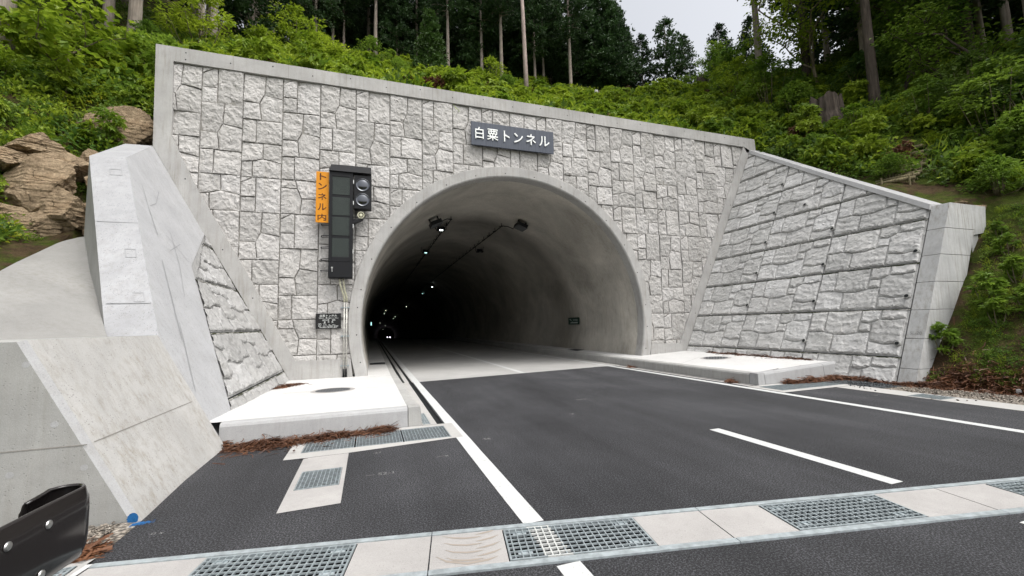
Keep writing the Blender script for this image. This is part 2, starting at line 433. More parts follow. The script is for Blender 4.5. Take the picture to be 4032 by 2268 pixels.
def nz2(x, y, s, seed=0):
    """cheap smooth 2-D noise"""
    return (np.sin(x * s * 1.3 + seed) * np.cos(y * s * 1.7 - seed * 2) + np.sin((x + y) * s * 2.3 + seed * 3) * .5 + np.cos((x * .8 - y * 1.1) * s * 3.9 + seed) * .3) / 1.8
UNDER = -.75
def H(x, y):
    x = np.asarray(x, float); y = np.asarray(y, float)
    b = rbf(np.clip(x, -42, 46), np.clip(y, -20, 40))
    b = np.clip(b, 0, 44) + nz2(x, y, .9, 1) * np.where((y > 3) & (x > -8.5), .3, .14) + nz2(x, y, 2.7, 4) * .05
    cut = .04 + 1.16 * (x - 6.05) + nz2(x, y, 2.2, 2) * .07
    cut = np.where(x < 6.05, -.03, cut)
    front = y < -6.2
    right = np.where(front, np.minimum(b, cut), b)
    wing = np.interp(y, [-6.0, 0], [8.02, 9.95])
    right = np.where((y >= -6.2) & (y < .8) & (x < wing), UNDER, right)
    left = b
    xl = np.interp(y, [-7.4, -5.3, -2.4, -2.35, .2], [-6.95, -7.25, -8.95, -9.3, -9.3])
    left = np.where((y >= -7.35) & (y < .8) & (x > xl), UNDER, left)
    apr = np.interp(y, [-6.4, -5.6, -4.6, -3.6, -2.42], [1.36, 1.58, 1.9, 2.3, 2.85]) - .28
    axl = np.interp(y, [-6.4, -5.6, -4.6, -3.6, -2.42], [-8.05, -8.22, -8.5, -8.8, -9.15]) + .12
    left = np.where((y > -7.2) & (y < -2.3) & (x > axl), np.minimum(left, apr), left)
    left = np.where((y > -7.2) & (y < -2.5) & (x <= axl), np.maximum(left, apr + .34 + .25 * (axl - x)), left)
    left = np.where(y < -7.35, np.where(x < -9, np.clip(b - 1.3, -.03, 3), -.03), left)
    h = np.where(x > 0, right, left)
    road = (y < .8) & (x > -5.7) & (x < 4.5)
    h = np.where(road, UNDER, h)
    portal = (y >= -.05) & (y < .75) & (x > -9.0) & (x < 9.85)
    h = np.where(portal, UNDER, h)
    far = np.clip((np.abs(y + 10) - 55) / 60, 0, 1)
    return h
def ax(stops):
    out = []
    for (a, b, st) in stops: out += list(np.arange(a, b, st))
    return np.array(out + [stops[-1][1]])
XS = ax([(-240, -60, 20), (-60, -24, 2), (-24, -13, .5), (-13, -5, .2), (-5, 5, .5), (5, 12, .2), (12, 26, .5), (26, 60, 2), (60, 240, 20)])
YS = ax([(-240, -40, 20), (-40, -14, 2), (-14, 4, .2), (4, 26, .5), (26, 60, 2), (60, 240, 20)])
gx, gy = np.meshgrid(XS, YS)
gz = H(gx, gy)
nxv, nyv = len(XS), len(YS)
idx = np.arange(nxv * nyv).reshape(nyv, nxv)
Fq = np.stack([idx[:-1, :-1], idx[:-1, 1:], idx[1:, 1:], idx[1:, :-1]], -1).reshape(-1, 4)
# open the hill where the tunnel passes through it
cx_ = gx.ravel()[Fq].mean(1); cy_ = gy.ravel()[Fq].mean(1)
ter = link('terrain', npmesh('terrain', np.stack([gx, gy, gz], -1).reshape(-1, 3), Fq, M_SOIL, smooth=True))
tag(ter, kind='structure')
me = ter.data
bm = bmesh.new(); bm.from_mesh(me)
kill = [f for f in bm.faces if all(abs(v.co.x) < 5.6 for v in f.verts) and all(.3 < v.co.y < 1.6 for v in f.verts) and min(v.co.z for v in f.verts) < 5]
bmesh.ops.delete(bm, geom=kill, context='FACES'); bm.to_mesh(me); bm.free()

# ------------------------------------------------------------------ road, pavement, markings
def strip_uv(u0, u1, v0, v1):      # the skewed cross drain: u along, v towards the camera
    O = (-5.41, -8.13); U = (.9823, -.1873); N = (-.1873, -.9823)
    return [(O[0] + U[0] * u + N[0] * v, O[1] + U[1] * u + N[1] * v) for u, v in ((u0, v1), (u1, v1), (u1, v0), (u0, v0))]
def rect(x0, x1, y0, y1): return [(x0, y0), (x1, y0), (x1, y1), (x0, y1)]
FRONT_GR = [(.42, 1.30), (2.22, 3.14), (4.10, 5.08), (6.10, 7.06), (8.05, 8.98), (10.0, 10.95)]
GR_V0, GR_V1 = .055, .425
holes = [strip_uv(a, b, GR_V0, GR_V1) for a, b in FRONT_GR[:4]]
GR2 = [(-4.80, -4.245), (-4.235, -3.695), (-3.685, -3.12)]
GR2_Y = (-6.13, -5.53)
HOLE2 = rect(-4.80, -3.12, *GR2_Y)
HOLE3 = rect(-4.69, -4.33, -7.29, -6.81)
HOLE5 = rect(3.26, 4.98, -5.50, -4.99)
holes_l = holes + [HOLE2, HOLE3]
JOINT = [(-3.18, -.73), (2.43, .02), (3.42, .03)]
outer = [(-5.66, -200), (4.47, -200), (4.47, -5.64), (3.42, -5.64), (3.42, .03), (2.43, .02), (-3.10, -.72), (-3.10, -5.38), (-3.38, -5.38), (-5.76, -5.38), (-5.66, -7.4)]
V, F = poly_holes(outer, holes_l + [HOLE5] if False else holes_l)
MBr = MB().add(V, F)
tag(MBr.build('road', M_ASPH), kind='structure')
# the verge of asphalt that carries on past both edges of the cross drain
def bend(x, y, z):
    d = max(0, y - 32); return (x + .00010 * d * d, y, z - .024 * d)
YT = [0.0, .8, 1.6, 2.4, 3.2, 4, 5, 6, 8, 10, 12.5, 15, 18, 22, 26, 32, 40, 50, 62, 76, 92, 110, 130, 150, 175, 200, 225, 250]
def ribbon(mb, x0, x1, z, ys, mi=0, z1=None):
    V = []; F = []
    for i, y in enumerate(ys):
        V += [bend(x0, y, z), bend(x1, y, z if z1 is None else z1)]
        if i: F.append([2 * i - 2, 2 * i - 1, 2 * i + 1, 2 * i])
    mb.add(V, F, mi)
pv = MB()
pv.add([(-3.10, -.72, 0), (2.43, .02, 0), (2.43, .05, 0), (-3.10, .05, 0)], [[0, 1, 2, 3]])
ribbon(pv, -3.10, 3.42, 0, [.05] + YT[1:])
tag(pv.build('tunnel_pavement', M_PAVE), kind='structure')
mk = MB()
def mline(x0, x1, y0, y1, z=.004):
    n = max(2, int(abs(y1 - y0) / .5)); ys = arr_curve(y0, y1, n)
    V = []; F = []
    for i, y in enumerate(ys):
        V += [(x0 + mnoise.noise((x0 * 7, y * 9, 1)) * .004, y, z), (x1 + mnoise.noise((x1 * 7, y * 9, 5)) * .004, y, z)]
        if i: F.append([2 * i - 2, 2 * i - 1, 2 * i + 1, 2 * i] if y1 > y0 else [2 * i - 1, 2 * i - 2, 2 * i, 2 * i + 1])
    mk.add(V, F)
mline(-3.075, -2.925, -8.57, -.75); mline(-3.075, -2.925, -40, -9.10)
mline(2.925, 3.075, -9.65, .02); mline(2.925, 3.075, -40, -10.22)
mk2 = mk; mk = MB()
ribbon(mk2, -3.075, -2.925, .004, [-.75, .05] + YT[1:]); ribbon(mk2, 2.925, 3.075, .004, [.02, .05] + YT[1:])
tag(mk2.build('edge_line', M_WHITE), kind='structure')
mline(-.07, .075, -9.05, -7.14); mline(-.07, .075, -13.5, -9.75)
ribbon(mk, -.075, .075, .004, [-.28, .05] + YT[1:])
tag(mk.build('centre_line', M_WHITE), kind='structure')

# ------------------------------------------------------------------ sidewalks and kerbs
def zl(x, y): return .255 + .105 / 5.37 * (y) if y < 0 else .15          # left pavement height seen against the portal
def zL(y): return .15 + .02 * max(0, -y)
def zR(x): return .235 + .045 * (x - 3.42)
sl = MB()
V = [(-5.96, 0.0, zL(0)), (-5.93, -4.42, zL(-4.42)), (-5.90, -5.22, zL(-5.22)), (-3.58, -5.22, zL(-5.22)), (-3.58, .05, zL(0)), (-4.3, .05, zL(0))]
ys = arr_curve(-5.22, 0, 8)
for i in range(7):
    sl.add([(-6.0, ys[i], zL(ys[i])), (-3.58, ys[i], zL(ys[i])), (-3.58, ys[i + 1], zL(ys[i + 1])), (-6.0, ys[i + 1], zL(ys[i + 1]))], [[0, 1, 2, 3]])
ribbon(sl, -4.4, -3.58, .15, YT)
sl.box(-5.6, -4.95, -2.615, -2.605, zL(-2.6) - .01, zL(-2.6) + .001, 1)
sl.box(-4.55, -3.58, -2.635, -2.625, zL(-2.6) - .01, zL(-2.6) + .001, 1)
sl.box(-4.2, -3.58, -.31, -.30, .14, zL(-.3) + .001, 1)
tag(sl.build('sidewalk', [M_SLAB, M_JOINT]), kind='structure')
sr = MB()
xs = [3.58, 4.3, 5.0, 5.6, 6.2]
for i in range(4):
    sr.add([(xs[i], -4.68, zR(xs[i])), (xs[i + 1], -4.60, zR(xs[i + 1])), (xs[i + 1], .02, zR(xs[i + 1])), (xs[i], .02, zR(xs[i]))], [[0, 1, 2, 3]])
ribbon(sr, 3.58, 4.4, zR(3.58), YT, 0, zR(4.4))
sr.add([(3.58, -2.455, zR(3.58) + .0015), (4.92, -1.70, zR(4.92) + .0015), (4.92, -1.69, zR(4.92) + .0015), (3.58, -2.445, zR(3.58) + .0015)], [[0, 1, 2, 3]], 1)
tag(sr.build('sidewalk', [M_SLAB, M_JOINT]), kind='structure')
def kerb_run(mb, a, b, side, ztop, zb=-.06, w=.17, lean=.025, gap=.006):
    """kerbstones between points a and b (outer foot line); side = unit vector pointing to the pavement"""
    a = Vector(a); b = Vector(b); s = Vector(side); L = (b - a).length; n = max(1, round(L / 2.0)); d = (b - a) / n
    for i in range(n):
        p = a + d * i + d.normalized() * gap * .5; q = a + d * (i + 1) - d.normalized() * gap * .5
        def sec(pt, zt):
            pr = [(0, zb), (lean * .8, zt - .045), (lean + .012, zt - .014), (lean + .045, zt), (w, zt), (w, zb)]
            return [(pt.x + s.x * u, pt.y + s.y * u, z) for u, z in pr]
        z0 = ztop(p); z1 = ztop(q)
        mb.hexa(sec(p, z0), sec(q, z1))
kb = MB()
kerb_run(kb, (-3.58, -5.385), (-5.80, -5.385), (0, 1), lambda p: zL(p.y) + .003)
tag(kb.build('kerb', M_KERB2), kind='structure')
kb = MB()
kb.hexa([(-3.575, -5.385, -.06), (-3.385, -5.385, -.06), (-3.385, -5.16, -.06), (-3.575, -5.16, -.06)],
        [(-3.575, -5.37, zL(-5.3) + .003), (-3.41, -5.36, zL(-5.3) + .003), (-3.41, -5.16, zL(-5.2) + .003), (-3.575, -5.16, zL(-5.2) + .003)])
kerb_run(kb, (-3.385, -5.15), (-3.385, .0), (-1, 0), lambda p: zL(p.y) + .003, w=.195)
for i in range(len(YT) - 1):
    a, b = YT[i] + .003, YT[i + 1] - .003
    lo = [(-3.385, -.06), (-3.41, .11), (-3.43, .145), (-3.58, .153), (-3.58, -.06)]
    kb.hexa([bend(x, a, z) for x, z in lo], [bend(x, b, z) for x, z in lo])
tag(kb.build('kerb', M_KERB), kind='structure')
kb = MB()
kerb_run(kb, (3.42, -4.63), (3.42, .0), (1, 0), lambda p: .238, w=.16)
for i in range(len(YT) - 1):
    a, b = YT[i] + .003, YT[i + 1] - .003
    lo = [(3.42, -.06), (3.44, .19), (3.455, .224), (3.58, .238), (3.58, -.06)]
    kb.hexa([bend(x, a, z) for x, z in lo], [bend(x, b, z) for x, z in lo])
tag(kb.build('kerb', M_KERB), kind='structure')
kb = MB()
kb.hexa([(3.42, -4.86, -.06), (3.62, -4.855, -.06), (3.62, -4.635, -.06), (3.42, -4.635, -.06)],
        [(3.455, -4.83, .238), (3.62, -4.83, .247), (3.62, -4.635, .247), (3.455, -4.635, .238)])
kerb_run(kb, (3.625, -4.855), (5.45, -4.79), (0, 1), lambda p: zR(p.x) + .004, w=.17)
kerb_run(kb, (5.455, -4.79), (6.0, -4.77), (0, 1), lambda p: zR(p.x) + .004, w=.17)
tag(kb.build('kerb', M_KERB2), kind='structure')
# gutters
gt = MB()
gt.add([(-3.385, -5.38, .004), (-3.185, -5.38, .004), (-3.185, -.73, .004), (-3.385, -.73, .004)], [[0, 1, 2, 3]])
ribbon(gt, -3.385, -3.36, .004, [-.73, .05] + YT[1:]); ribbon(gt, -3.275, -3.175, .004, [-.73, .05] + YT[1:])
gt.add([(-3.40, -5.38, -.02), (-3.07, -5.38, -.02), (-3.07, -.70, -.02), (-3.40, -.70, -.02)], [[0, 1, 2, 3]], 1)
ribbon(gt, -3.42, -3.09, -.02, [-.70, .05] + YT[1:], 1)
ribbon(gt, -3.36, -3.275, .0025, [-.73, .05] + YT[1:], 1)
tag(gt.build('gutter', [M_STRIP, M_PIT]), kind='structure')
gt = MB()
gt.add([(3.19, -4.80, .004), (3.40, -4.80, .004), (3.40, 0.02, .004), (3.19, 0.02, .004)], [[0, 1, 2, 3]])
gt.add([(3.30, -4.80, .006), (3.345, -4.80, .006), (3.345, 0.02, .006), (3.30, 0.02, .006)], [[0, 1, 2, 3]], 1)
ribbon(gt, 3.19, 3.42, .004, YT)
tag(gt.build('gutter', [M_STRIP, M_PIT]), kind='structure')
HOLE6 = rect(4.53, 4.92, -7.20, -6.76)
V, F = poly_holes([(4.47, -60), (5.0, -60), (5.0, -5.66), (4.47, -5.66)], [HOLE6], .004)
tag(MB().add(V, F).build('gutter', M_STRIP), kind='structure')
# concrete round the drains
def slabpoly(name, outer, holes, mat, z=.004, thick=.12):
    V, F = poly_holes(outer, holes, z); m = MB().add(V, F)
    return tag(m.build(name, mat), kind='structure')
slabpoly('drain_surround', [(-4.94, -6.33), (-4.745, -6.335), (-4.285, -6.325), (-2.985, -6.19), (-2.985, -5.40), (-4.94, -5.40)], [HOLE2], M_STRIP, .006)
slabpoly('drain_surround', [(-4.735, -7.73), (-4.29, -7.715), (-4.295, -6.33), (-4.74, -6.34)], [HOLE3], M_PANEL, .005)
slabpoly('drain_surround', [(3.10, -5.66), (5.09, -5.66), (5.12, -4.86), (3.10, -4.86)], [HOLE5], M_STRIP, .007)
# cross drain: galvanised rails, cover panels, grate openings
ub = [-.22, 1.76, 3.64, 5.64, 7.55, 9.5, 11.5]
V = []; cd_ = MB()
for i in range(len(ub) - 1):
    hs_ = [strip_uv(a, b, GR_V0, GR_V1) for a, b in FRONT_GR if ub[i] < a < ub[i + 1]]
    V, F = poly_holes(strip_uv(ub[i] + .004, ub[i + 1] - .004, .045, .435), hs_, .006); cd_.add(V, F, 0)
    for v0, v1 in ((0, .043), (.437, .485)):
        q = strip_uv(ub[i] + .003, ub[i + 1] - .003, v0, v1)
        cd_.hexa([(x, y, -.03) for x, y in q], [(x, y, .012) for x, y in q], 1)
tag(cd_.build('drain_channel', [M_PANEL, M_RAIL]), kind='structure')
M_MUD = NT('mat_dry_mud').fin((.29, .255, .22), .95)
def mudpath(P, w):
    V_ = []
    for i, (u, v) in enumerate(P):
        k = w * (1 - abs(2 * i / (len(P) - 1) - 1) ** 3 * .8)
        for dv in (-k, k):
            q = strip_uv(u, u, v + dv, v + dv)[0]; V_.append((q[0], q[1], .0075))
    mud.add(V_, [[2 * i, 2 * i + 1, 2 * i + 3, 2 * i + 2] for i in range(len(P) - 1)])
mud = MB()
for k in range(4):
    v0 = .085 + .085 * k
    mudpath([(1.83 + .01 * k, v0 - .02), (1.90, v0 + .012), (1.98, v0 + .03), (2.04, v0 + .028), (2.08, v0 + .022)], .009)
    mudpath([(2.04, v0 - .005), (2.09, v0 - .015), (2.15, v0 - .035), (2.19, v0 - .06)], .010)
mudpath([(1.80, .30), (1.86, .36), (1.98, .40), (2.1, .385), (2.16, .36)], .012)
tag(mud.build('mud_mark', M_MUD), kind='structure')
q = strip_uv(-.62, -.23, -.01, .6)
tag(MB().add([(x, y, .005) for x, y in q], [[0, 1, 2, 3]]).build('drain_channel', M_SLAB), kind='structure')
V, F = poly_holes([(-6.4, -8.32), (-5.70, -8.25), (-5.66, -8.0), (-6.4, -8.15)], [], .006)
tag(MB().add(V, F).build('drain_channel', M_STRIP), kind='structure')
# ------------------------------------------------------------------ gratings
def make_grate(name, label, quad, nu, nv, zt=.012, thick=.013, bar=.0072, group='steel drain gratings', white=None, lugs=False, depth=.38):
    """quad: 4 ground points (u0v0,u1v0,u1v1,u0v1); pit below belongs to the opening"""
    P = [Vector((*q, 0)) for q in quad]
    c = sum(P, Vector()) / 4
    t = thing(name, label, 'drain grating', (c.x, c.y, 0), group)
    def at(u, v): return (P[0] * (1 - u) + P[1] * u) * (1 - v) + (P[3] * (1 - u) + P[2] * u) * v
    LU = (P[1] - P[0]).length; LV = (P[3] - P[0]).length
    fr = MB(); b = bar / LU * 1.6; b2 = bar / LV * 1.6
    def slab(mb, u0, u1, v0, v1, z0, z1, mi=0):
        q = [at(u0, v0), at(u1, v0), at(u1, v1), at(u0, v1)]
        if (q[1] - q[0]).cross(q[3] - q[0]).z < 0: q = q[::-1]
        mb.hexa([(p.x, p.y, z0) for p in q], [(p.x, p.y, z1) for p in q], mi)
    m = .008
    slab(fr, m, m + b, m, 1 - m, zt - thick, zt); slab(fr, 1 - m - b, 1 - m, m, 1 - m, zt - thick, zt)
    slab(fr, m + b, 1 - m - b, m, m + b2, zt - thick, zt); slab(fr, m + b, 1 - m - b, 1 - m - b2, 1 - m, zt - thick, zt)
    fr.build('frame', M_GALV, t)
    br = MB(); bu = bar / LU; bv = bar / LV
    for i in range(1, nu):
        u = i / nu; slab(br, u - bu / 2, u + bu / 2, m + b2, 1 - m - b2, zt - thick, zt - .001)
    for j in range(1, nv):
        v = j / nv; slab(br, m + b, 1 - m - b, v - bv / 2, v + bv / 2, zt - thick * .8, zt - .0005)
    if white is not None:
        x0, x1 = white
        for j in range(0, nv + 1):
            v = min(max(j / nv, .02), .98); e0 = at(0, v); e1 = at(1, v)
            ua = (x0 - e0.x) / (e1.x - e0.x); ubb = (x1 - e0.x) / (e1.x - e0.x)
            slab(br, ua, ubb, v - bv * .62, v + bv * .62, zt - .012, zt + .0006, 1)
        for i in range(1, nu):
            u = i / nu; xm = at(u, .5).x
            if x0 < xm < x1: slab(br, u - bu * .62, u + bu * .62, .03, .97, zt - .012, zt + .0005, 1)
    br.build('bars', [M_GALV, M_WORN], t)
    if lugs:
        for u, v in ((2.5 / nu, 1.5 / nv), (1 - 2.5 / nu, 1.5 / nv), (2.5 / nu, 1 - 1.5 / nv), (1 - 2.5 / nu, 1 - 1.5 / nv)):
            lg = MB(); slab(lg, u - 1 / nu, u + 1 / nu, v - .5 / nv, v + .5 / nv, zt - .018, zt - .010); lg.build('locking_plate', M_RAIL, t)
    pit = MB(); q = [at(0, 0), at(1, 0), at(1, 1), at(0, 1)]
    e = .02
    q = [c + (p - c) * 1.03 for p in q]
    top = [(p.x, p.y, -.004) for p in q]; bot = [(p.x, p.y, -depth) for p in q]
    pit.add(top + bot, [[4, 5, 6, 7]] + [[i, (i + 1) % 4, 4 + (i + 1) % 4, 4 + i] for i in range(4)])
    pit.build('sump', M_PIT, t)
    return t
names = ['steel grating in the cross drain, nearest the guardrail end', 'steel grating in the cross drain with the white edge line painted over it',
         'steel grating in the cross drain just past the end of the centre dash', 'steel grating in the cross drain farthest right, beyond the centre dash']
for i, (a, b) in enumerate(FRONT_GR[:4]):
    make_grate('drain_grate', names[i], strip_uv(a, b, GR_V0, GR_V1), 21, 8, white=(-3.08, -2.93) if i == 1 else None, lugs=True)
n2 = ['fine mesh grating half under dry needles at the left kerb', 'middle one of three fine mesh gratings along the left kerb', 'fine mesh grating by the white edge line at the left kerb']
for i, (a, b) in enumerate(GR2): make_grate('drain_grate', n2[i], rect(a, b, *GR2_Y), 14, 13, bar=.0042, zt=.010, thick=.009)
make_grate('drain_grate', 'small mesh grating set alone in a concrete strip on the left asphalt', HOLE3, 10, 14, bar=.0042, zt=.009, thick=.009)
make_grate('drain_grate', 'mesh grating in the concrete surround in front of the right sidewalk', HOLE5, 40, 12, bar=.0045, zt=.011, thick=.009)
make_grate('drain_grate', 'small mesh grating in the gutter strip beside the pale gravel', HOLE6, 10, 11, bar=.006, zt=.009)
g = make_grate('drain_grate', 'narrow grating in the gutter at the foot of the left kerb corner', rect(-3.37, -3.27, -5.34, -4.6), 3, 22, bar=.005, zt=.012, depth=.012)
g = make_grate('drain_grate', 'small grating in the corner slab behind the guardrail end', [(-5.95, -8.24), (-5.72, -8.21), (-5.71, -8.08), (-5.94, -8.11)], 6, 4, bar=.008, zt=.014, depth=-.007)

# manhole covers
def manhole(c, r, zf, label, sx, sy):
    z = zf(c[0], c[1]); t = thing('manhole_cover', label, 'manhole cover', (c[0], c[1], z), 'round manhole covers on the sidewalks')
    ring = MB(); n = 40
    def circ(rr, dz): return [(c[0] + rr * math.cos(2 * math.pi * k / n), c[1] + rr * math.sin(2 * math.pi * k / n), zf(c[0] + rr * math.cos(2 * math.pi * k / n), c[1] + rr * math.sin(2 * math.pi * k / n)) + dz) for k in range(n)]
    A, B = circ(r + .085, .002), circ(r + .004, .005)
    ring.add(A + B, [[k, (k + 1) % n, n + (k + 1) % n, n + k] for k in range(n)]); ring.build('collar', M_PANEL, t)
    pl = MB(); A = circ(r, .004); Bc = circ(r * .985, .009)
    pl.add(A + Bc, [[n + k for k in range(n)]] + [[k, (k + 1) % n, n + (k + 1) % n, n + k] for k in range(n)])
    for i in range(-5, 6):
        for j in range(-5, 6):
            x, y = i * .05, j * .05
            if x * x + y * y < (r * .85) ** 2 and (i + j) % 2 == 0:
                zz = zf(c[0] + x, c[1] + y) + .009; pl.box(c[0] + x - .016, c[0] + x + .016, c[1] + y - .008, c[1] + y + .008, zz - .004, zz + .004)
    pl.build('lid', M_IRON, t)
manhole((-4.745, -2.66), .31, lambda x, y: zL(y), 'round iron manhole cover on the left sidewalk below the signal', 1, 1)
manhole((4.96, -2.22), .31, lambda x, y: zR(x), 'round iron manhole cover on the right sidewalk by the block wall', 1, 1)
def cover_plate(quad, label):
    c = np.mean(quad, 0); t = thing('pit_cover', label, 'pit cover', tuple(c), 'dark pit covers in the tunnel walkways')
    m = MB(); m.hexa([(x, y, z - .004) for x, y, z in quad], [(x, y, z + .005) for x, y, z in quad]); m.build('plate', M_BLACKM, t)
    m = MB(); q = [Vector(p) for p in quad]
    for k in range(1, 6):
        a = q[0].lerp(q[1], k / 6); b = q[3].lerp(q[2], k / 6); m.tube([a + Vector((0, 0, .006)), b + Vector((0, 0, .006))], .006, 4)
    m.build('ribs', M_IRON, t)
cover_plate([(-4.10, 3.28, .15), (-3.60, 3.3, .15), (-3.59, 4.05, .15), (-4.09, 4.0, .15)], 'dark pit cover in the walkway just inside the left of the tunnel')
cover_plate([(3.72, 3.6, .249), (4.15, 3.75, .268), (4.15, 4.5, .268), (3.72, 4.44, .249)], 'dark pit cover in the walkway just inside the right of the tunnel')

# ------------------------------------------------------------------ split-stone facings
def stone_patch(polys, to3d, keep, amp, step, base_h, edge_drop, depth, jag, seed, fr=6.0, tilt=.012, bulge=0.0, ue=.05, flow=None):
    """each polygon (a,b plane) becomes a rough split stone; returns verts, tris"""
    V = []; F = []; T = []
    r = random.Random(seed)
    for poly, gap in polys:
        P = [Vector(p) for p in poly]; n = len(P)
        c = sum(P, Vector((0, 0))) / n
        area = sum(P[i].x * P[(i + 1) % n].y - P[(i + 1) % n].x * P[i].y for i in range(n)) / 2
        if area < 0: P.reverse(); area = -area
        if area < .004: continue
        # inset for the joint
        Q = []
        for i in range(n):
            p0, p1, p2 = P[i - 1], P[i], P[(i + 1) % n]
            e1 = (p1 - p0).normalized(); e2 = (p2 - p1).normalized()
            n1 = Vector((-e1.y, e1.x)); n2 = Vector((-e2.y, e2.x))
            den = 1 + n1.dot(n2); Q.append(p1 + (n1 + n2) * (gap / max(den, .4)))
        # densify
        B = []
        for i in range(n):
            a, b = Q[i], Q[(i + 1) % n]; L = (b - a).length; k = max(1, int(L / step))
            nn = Vector((-(b - a).y, (b - a).x)); nn = nn.normalized() if nn.length else nn
            for q in range(k):
                p = a.lerp(b, q / k)
                if q: p = p + nn * (r.random() * jag)
                B.append(p)
        m = len(B)
        x0 = min(p.x for p in B); x1 = max(p.x for p in B); y0 = min(p.y for p in B); y1 = max(p.y for p in B)
        I = []
        yy = y0 + step * .6
        row = 0
        while yy < y1 - step * .3:
            xx = x0 + step * (.6 if row % 2 else .35)
            while xx < x1 - step * .3:
                p = Vector((xx + (r.random() - .5) * step * .6, yy + (r.random() - .5) * step * .6))
                ins = True; dmin = 9
                for i in range(n):
                    a, b = Q[i], Q[(i + 1) % n]; e = b - a
                    if e.length < 1e-6: continue
                    d = (e.x * (p.y - a.y) - e.y * (p.x - a.x)) / e.length
                    tt = max(0, min(1, (p - a).dot(e) / e.length_squared)); dd = (p - (a + e * tt)).length
                    dmin = min(dmin, dd)
                # even-odd test
                cn = False
                for i in range(n):
                    a, b = Q[i], Q[(i + 1) % n]
                    if (a.y > p.y) != (b.y > p.y) and p.x < (b.x - a.x) * (p.y - a.y) / (b.y - a.y) + a.x: cn = not cn
                if cn and dmin > step * .42: I.append((p, dmin))
                xx += step
            yy += step * .87; row += 1
        pts = [p for p in B] + [p for p, _ in I]
        try:
            ov, oe, of, o1, o2, o3 = delaunay_2d_cdt(pts, [], [list(range(m))], 1, 1e-5)
        except Exception: continue
        tx, ty = (r.random() - .5) * 2 * tilt, (r.random() - .5) * 2 * tilt; h0 = (r.random() - .5) * .012
        sd = r.random() * 50
        base = len(V)
        dist = {}
        for k, p in enumerate(ov):
            if not keep(p.x, p.y): h = None
            src = o1[k][0] if o1[k] else -1
            d = 0 if src < m else I[src - m][1]
            qv = Vector((p.x * fr * .8 + p.y * fr * .45, p.y * fr * .8 - p.x * fr * .3, sd)) if flow is None else Vector((p.x * fr * flow[0], p.y * fr * flow[1] + .5 * mnoise.noise(Vector((p.x * 2.2, p.y * 2, sd))), sd))
            rr = mnoise.ridged_multi_fractal(qv, .9, 2.1, 4, 1.0, 2.0)
            nz = mnoise.noise(Vector((p.x * 17, p.y * 17, sd + 3)))
            u = min(1, d / ue)
            h = base_h + h0 + (tx * (p.x - c.x) + ty * (p.y - c.y)) * 4 + (rr - 1.0) * amp * (.45 + .55 * u) + nz * amp * .35 - edge_drop * (1 - u) + (r.random() - .5) * amp * .35
            if bulge: h += bulge * u * (1 - (p.y - y0) / max(.05, y1 - y0)) * (1 + .5 * mnoise.noise(Vector((p.x * 5, sd, 1))))
            V.append(to3d(p.x, p.y, h))
        f0 = len(F); tn = r.random()
        loopmap = {}
        for k in range(len(ov)):
            for s_ in o1[k]:
                if s_ < m: loopmap[s_] = k
        for f in of:
            cx = sum(ov[i].x for i in f) / 3; cy = sum(ov[i].y for i in f) / 3
            if keep(cx, cy): F.append([base + i for i in f])
        sb = len(V)
        for i in range(m): V.append(to3d(B[i].x, B[i].y, -depth))
        for i in range(m):
            j = (i + 1) % m
            if i in loopmap and j in loopmap and keep((B[i].x + B[j].x) / 2, (B[i].y + B[j].y) / 2):
                F.append([base + loopmap[i], sb + i, sb + j, base + loopmap[j]])
        T += [tn] * (len(F) - f0)
    return V, F, T

UNITS = {
 1: (.88, [[(0,0),(.27,0),(0,.17)], [(.27,0),(.37,0),(.37,.56),(0,.56),(0,.17)], [(0,.56),(.37,.56),(.37,1),(0,1)], [(.37,0),(1,0),(1,1),(.37,1)]]),
 2: (1.17, [[(0,0),(.55,0),(.52,.43),(.40,.63),(0,.62)], [(0,.62),(.40,.63),(.46,1),(0,1)], [(.55,0),(1,0),(1,.49),(.52,.43)], [(.52,.43),(1,.49),(1,1),(.46,1),(.40,.63)]]),
 3: (.60, [[(0,0),(.34,0),(.34,1),(0,1)], [(.34,0),(1,0),(1,1),(.34,1)]]),
 4: (.88, [[(0,0),(.52,0),(.53,.45),(.27,.53),(0,.57)], [(.52,0),(1,0),(1,.55),(.53,.45)], [(0,.57),(.27,.53),(.27,1),(0,1)], [(.27,.53),(.53,.45),(1,.55),(1,1),(.27,1)]]),
 5: (.88, [[(0,0),(.37,0),(.42,.25),(0,.25)], [(0,.25),(.42,.25),(.54,.54),(.50,1),(0,1)], [(.37,0),(1,0),(1,.54),(.54,.54),(.42,.25)], [(.54,.54),(1,.54),(1,1),(.50,1)]]),
}
def facade_polys():
    out = []; x0 = -7.965; w = .873
    for k in range(-1, 20):
        a = x0 + k * w
        seq = {0: [1, 2, 3, 4], 1: [2, 3, 4, 1], 2: [1, 2, 3, 5], 3: [2, 3, 4, 1]}[(k + 4) % 4]
        z = 7.80 if seq[0] == 1 else 7.79
        i = 0
        while z > .55:
            h, ps = UNITS[seq[i % 4]]; i += 1
            for p in ps:
                q = [(a + x * w, z - t * h) for x, t in p]
                if max(v[1] for v in q) < .6: continue
                q = [(x, max(v, .55)) for x, v in q]
                out.append((q, .0085))
            z -= h
    return out
AZ = 1.4433
def xl_in(z): return np.interp(z, [.5, 1.29, 2.85, 4.64, 5.61, 5.95, 7.9], [-5.80, -6.17, -6.94, -7.91, -8.37, -8.5, -8.55])
def xr_in(z): return 5.70 + (9.15 - 5.70) * (z - .6) / 7.2
def keep_f(x, z):
    return math.hypot(x, z - AZ) > 4.47 and x > xl_in(z) - .06 and x < xr_in(z) + .06 and .57 < z < 7.86 and not (abs(x) < 4.45 and z < AZ)
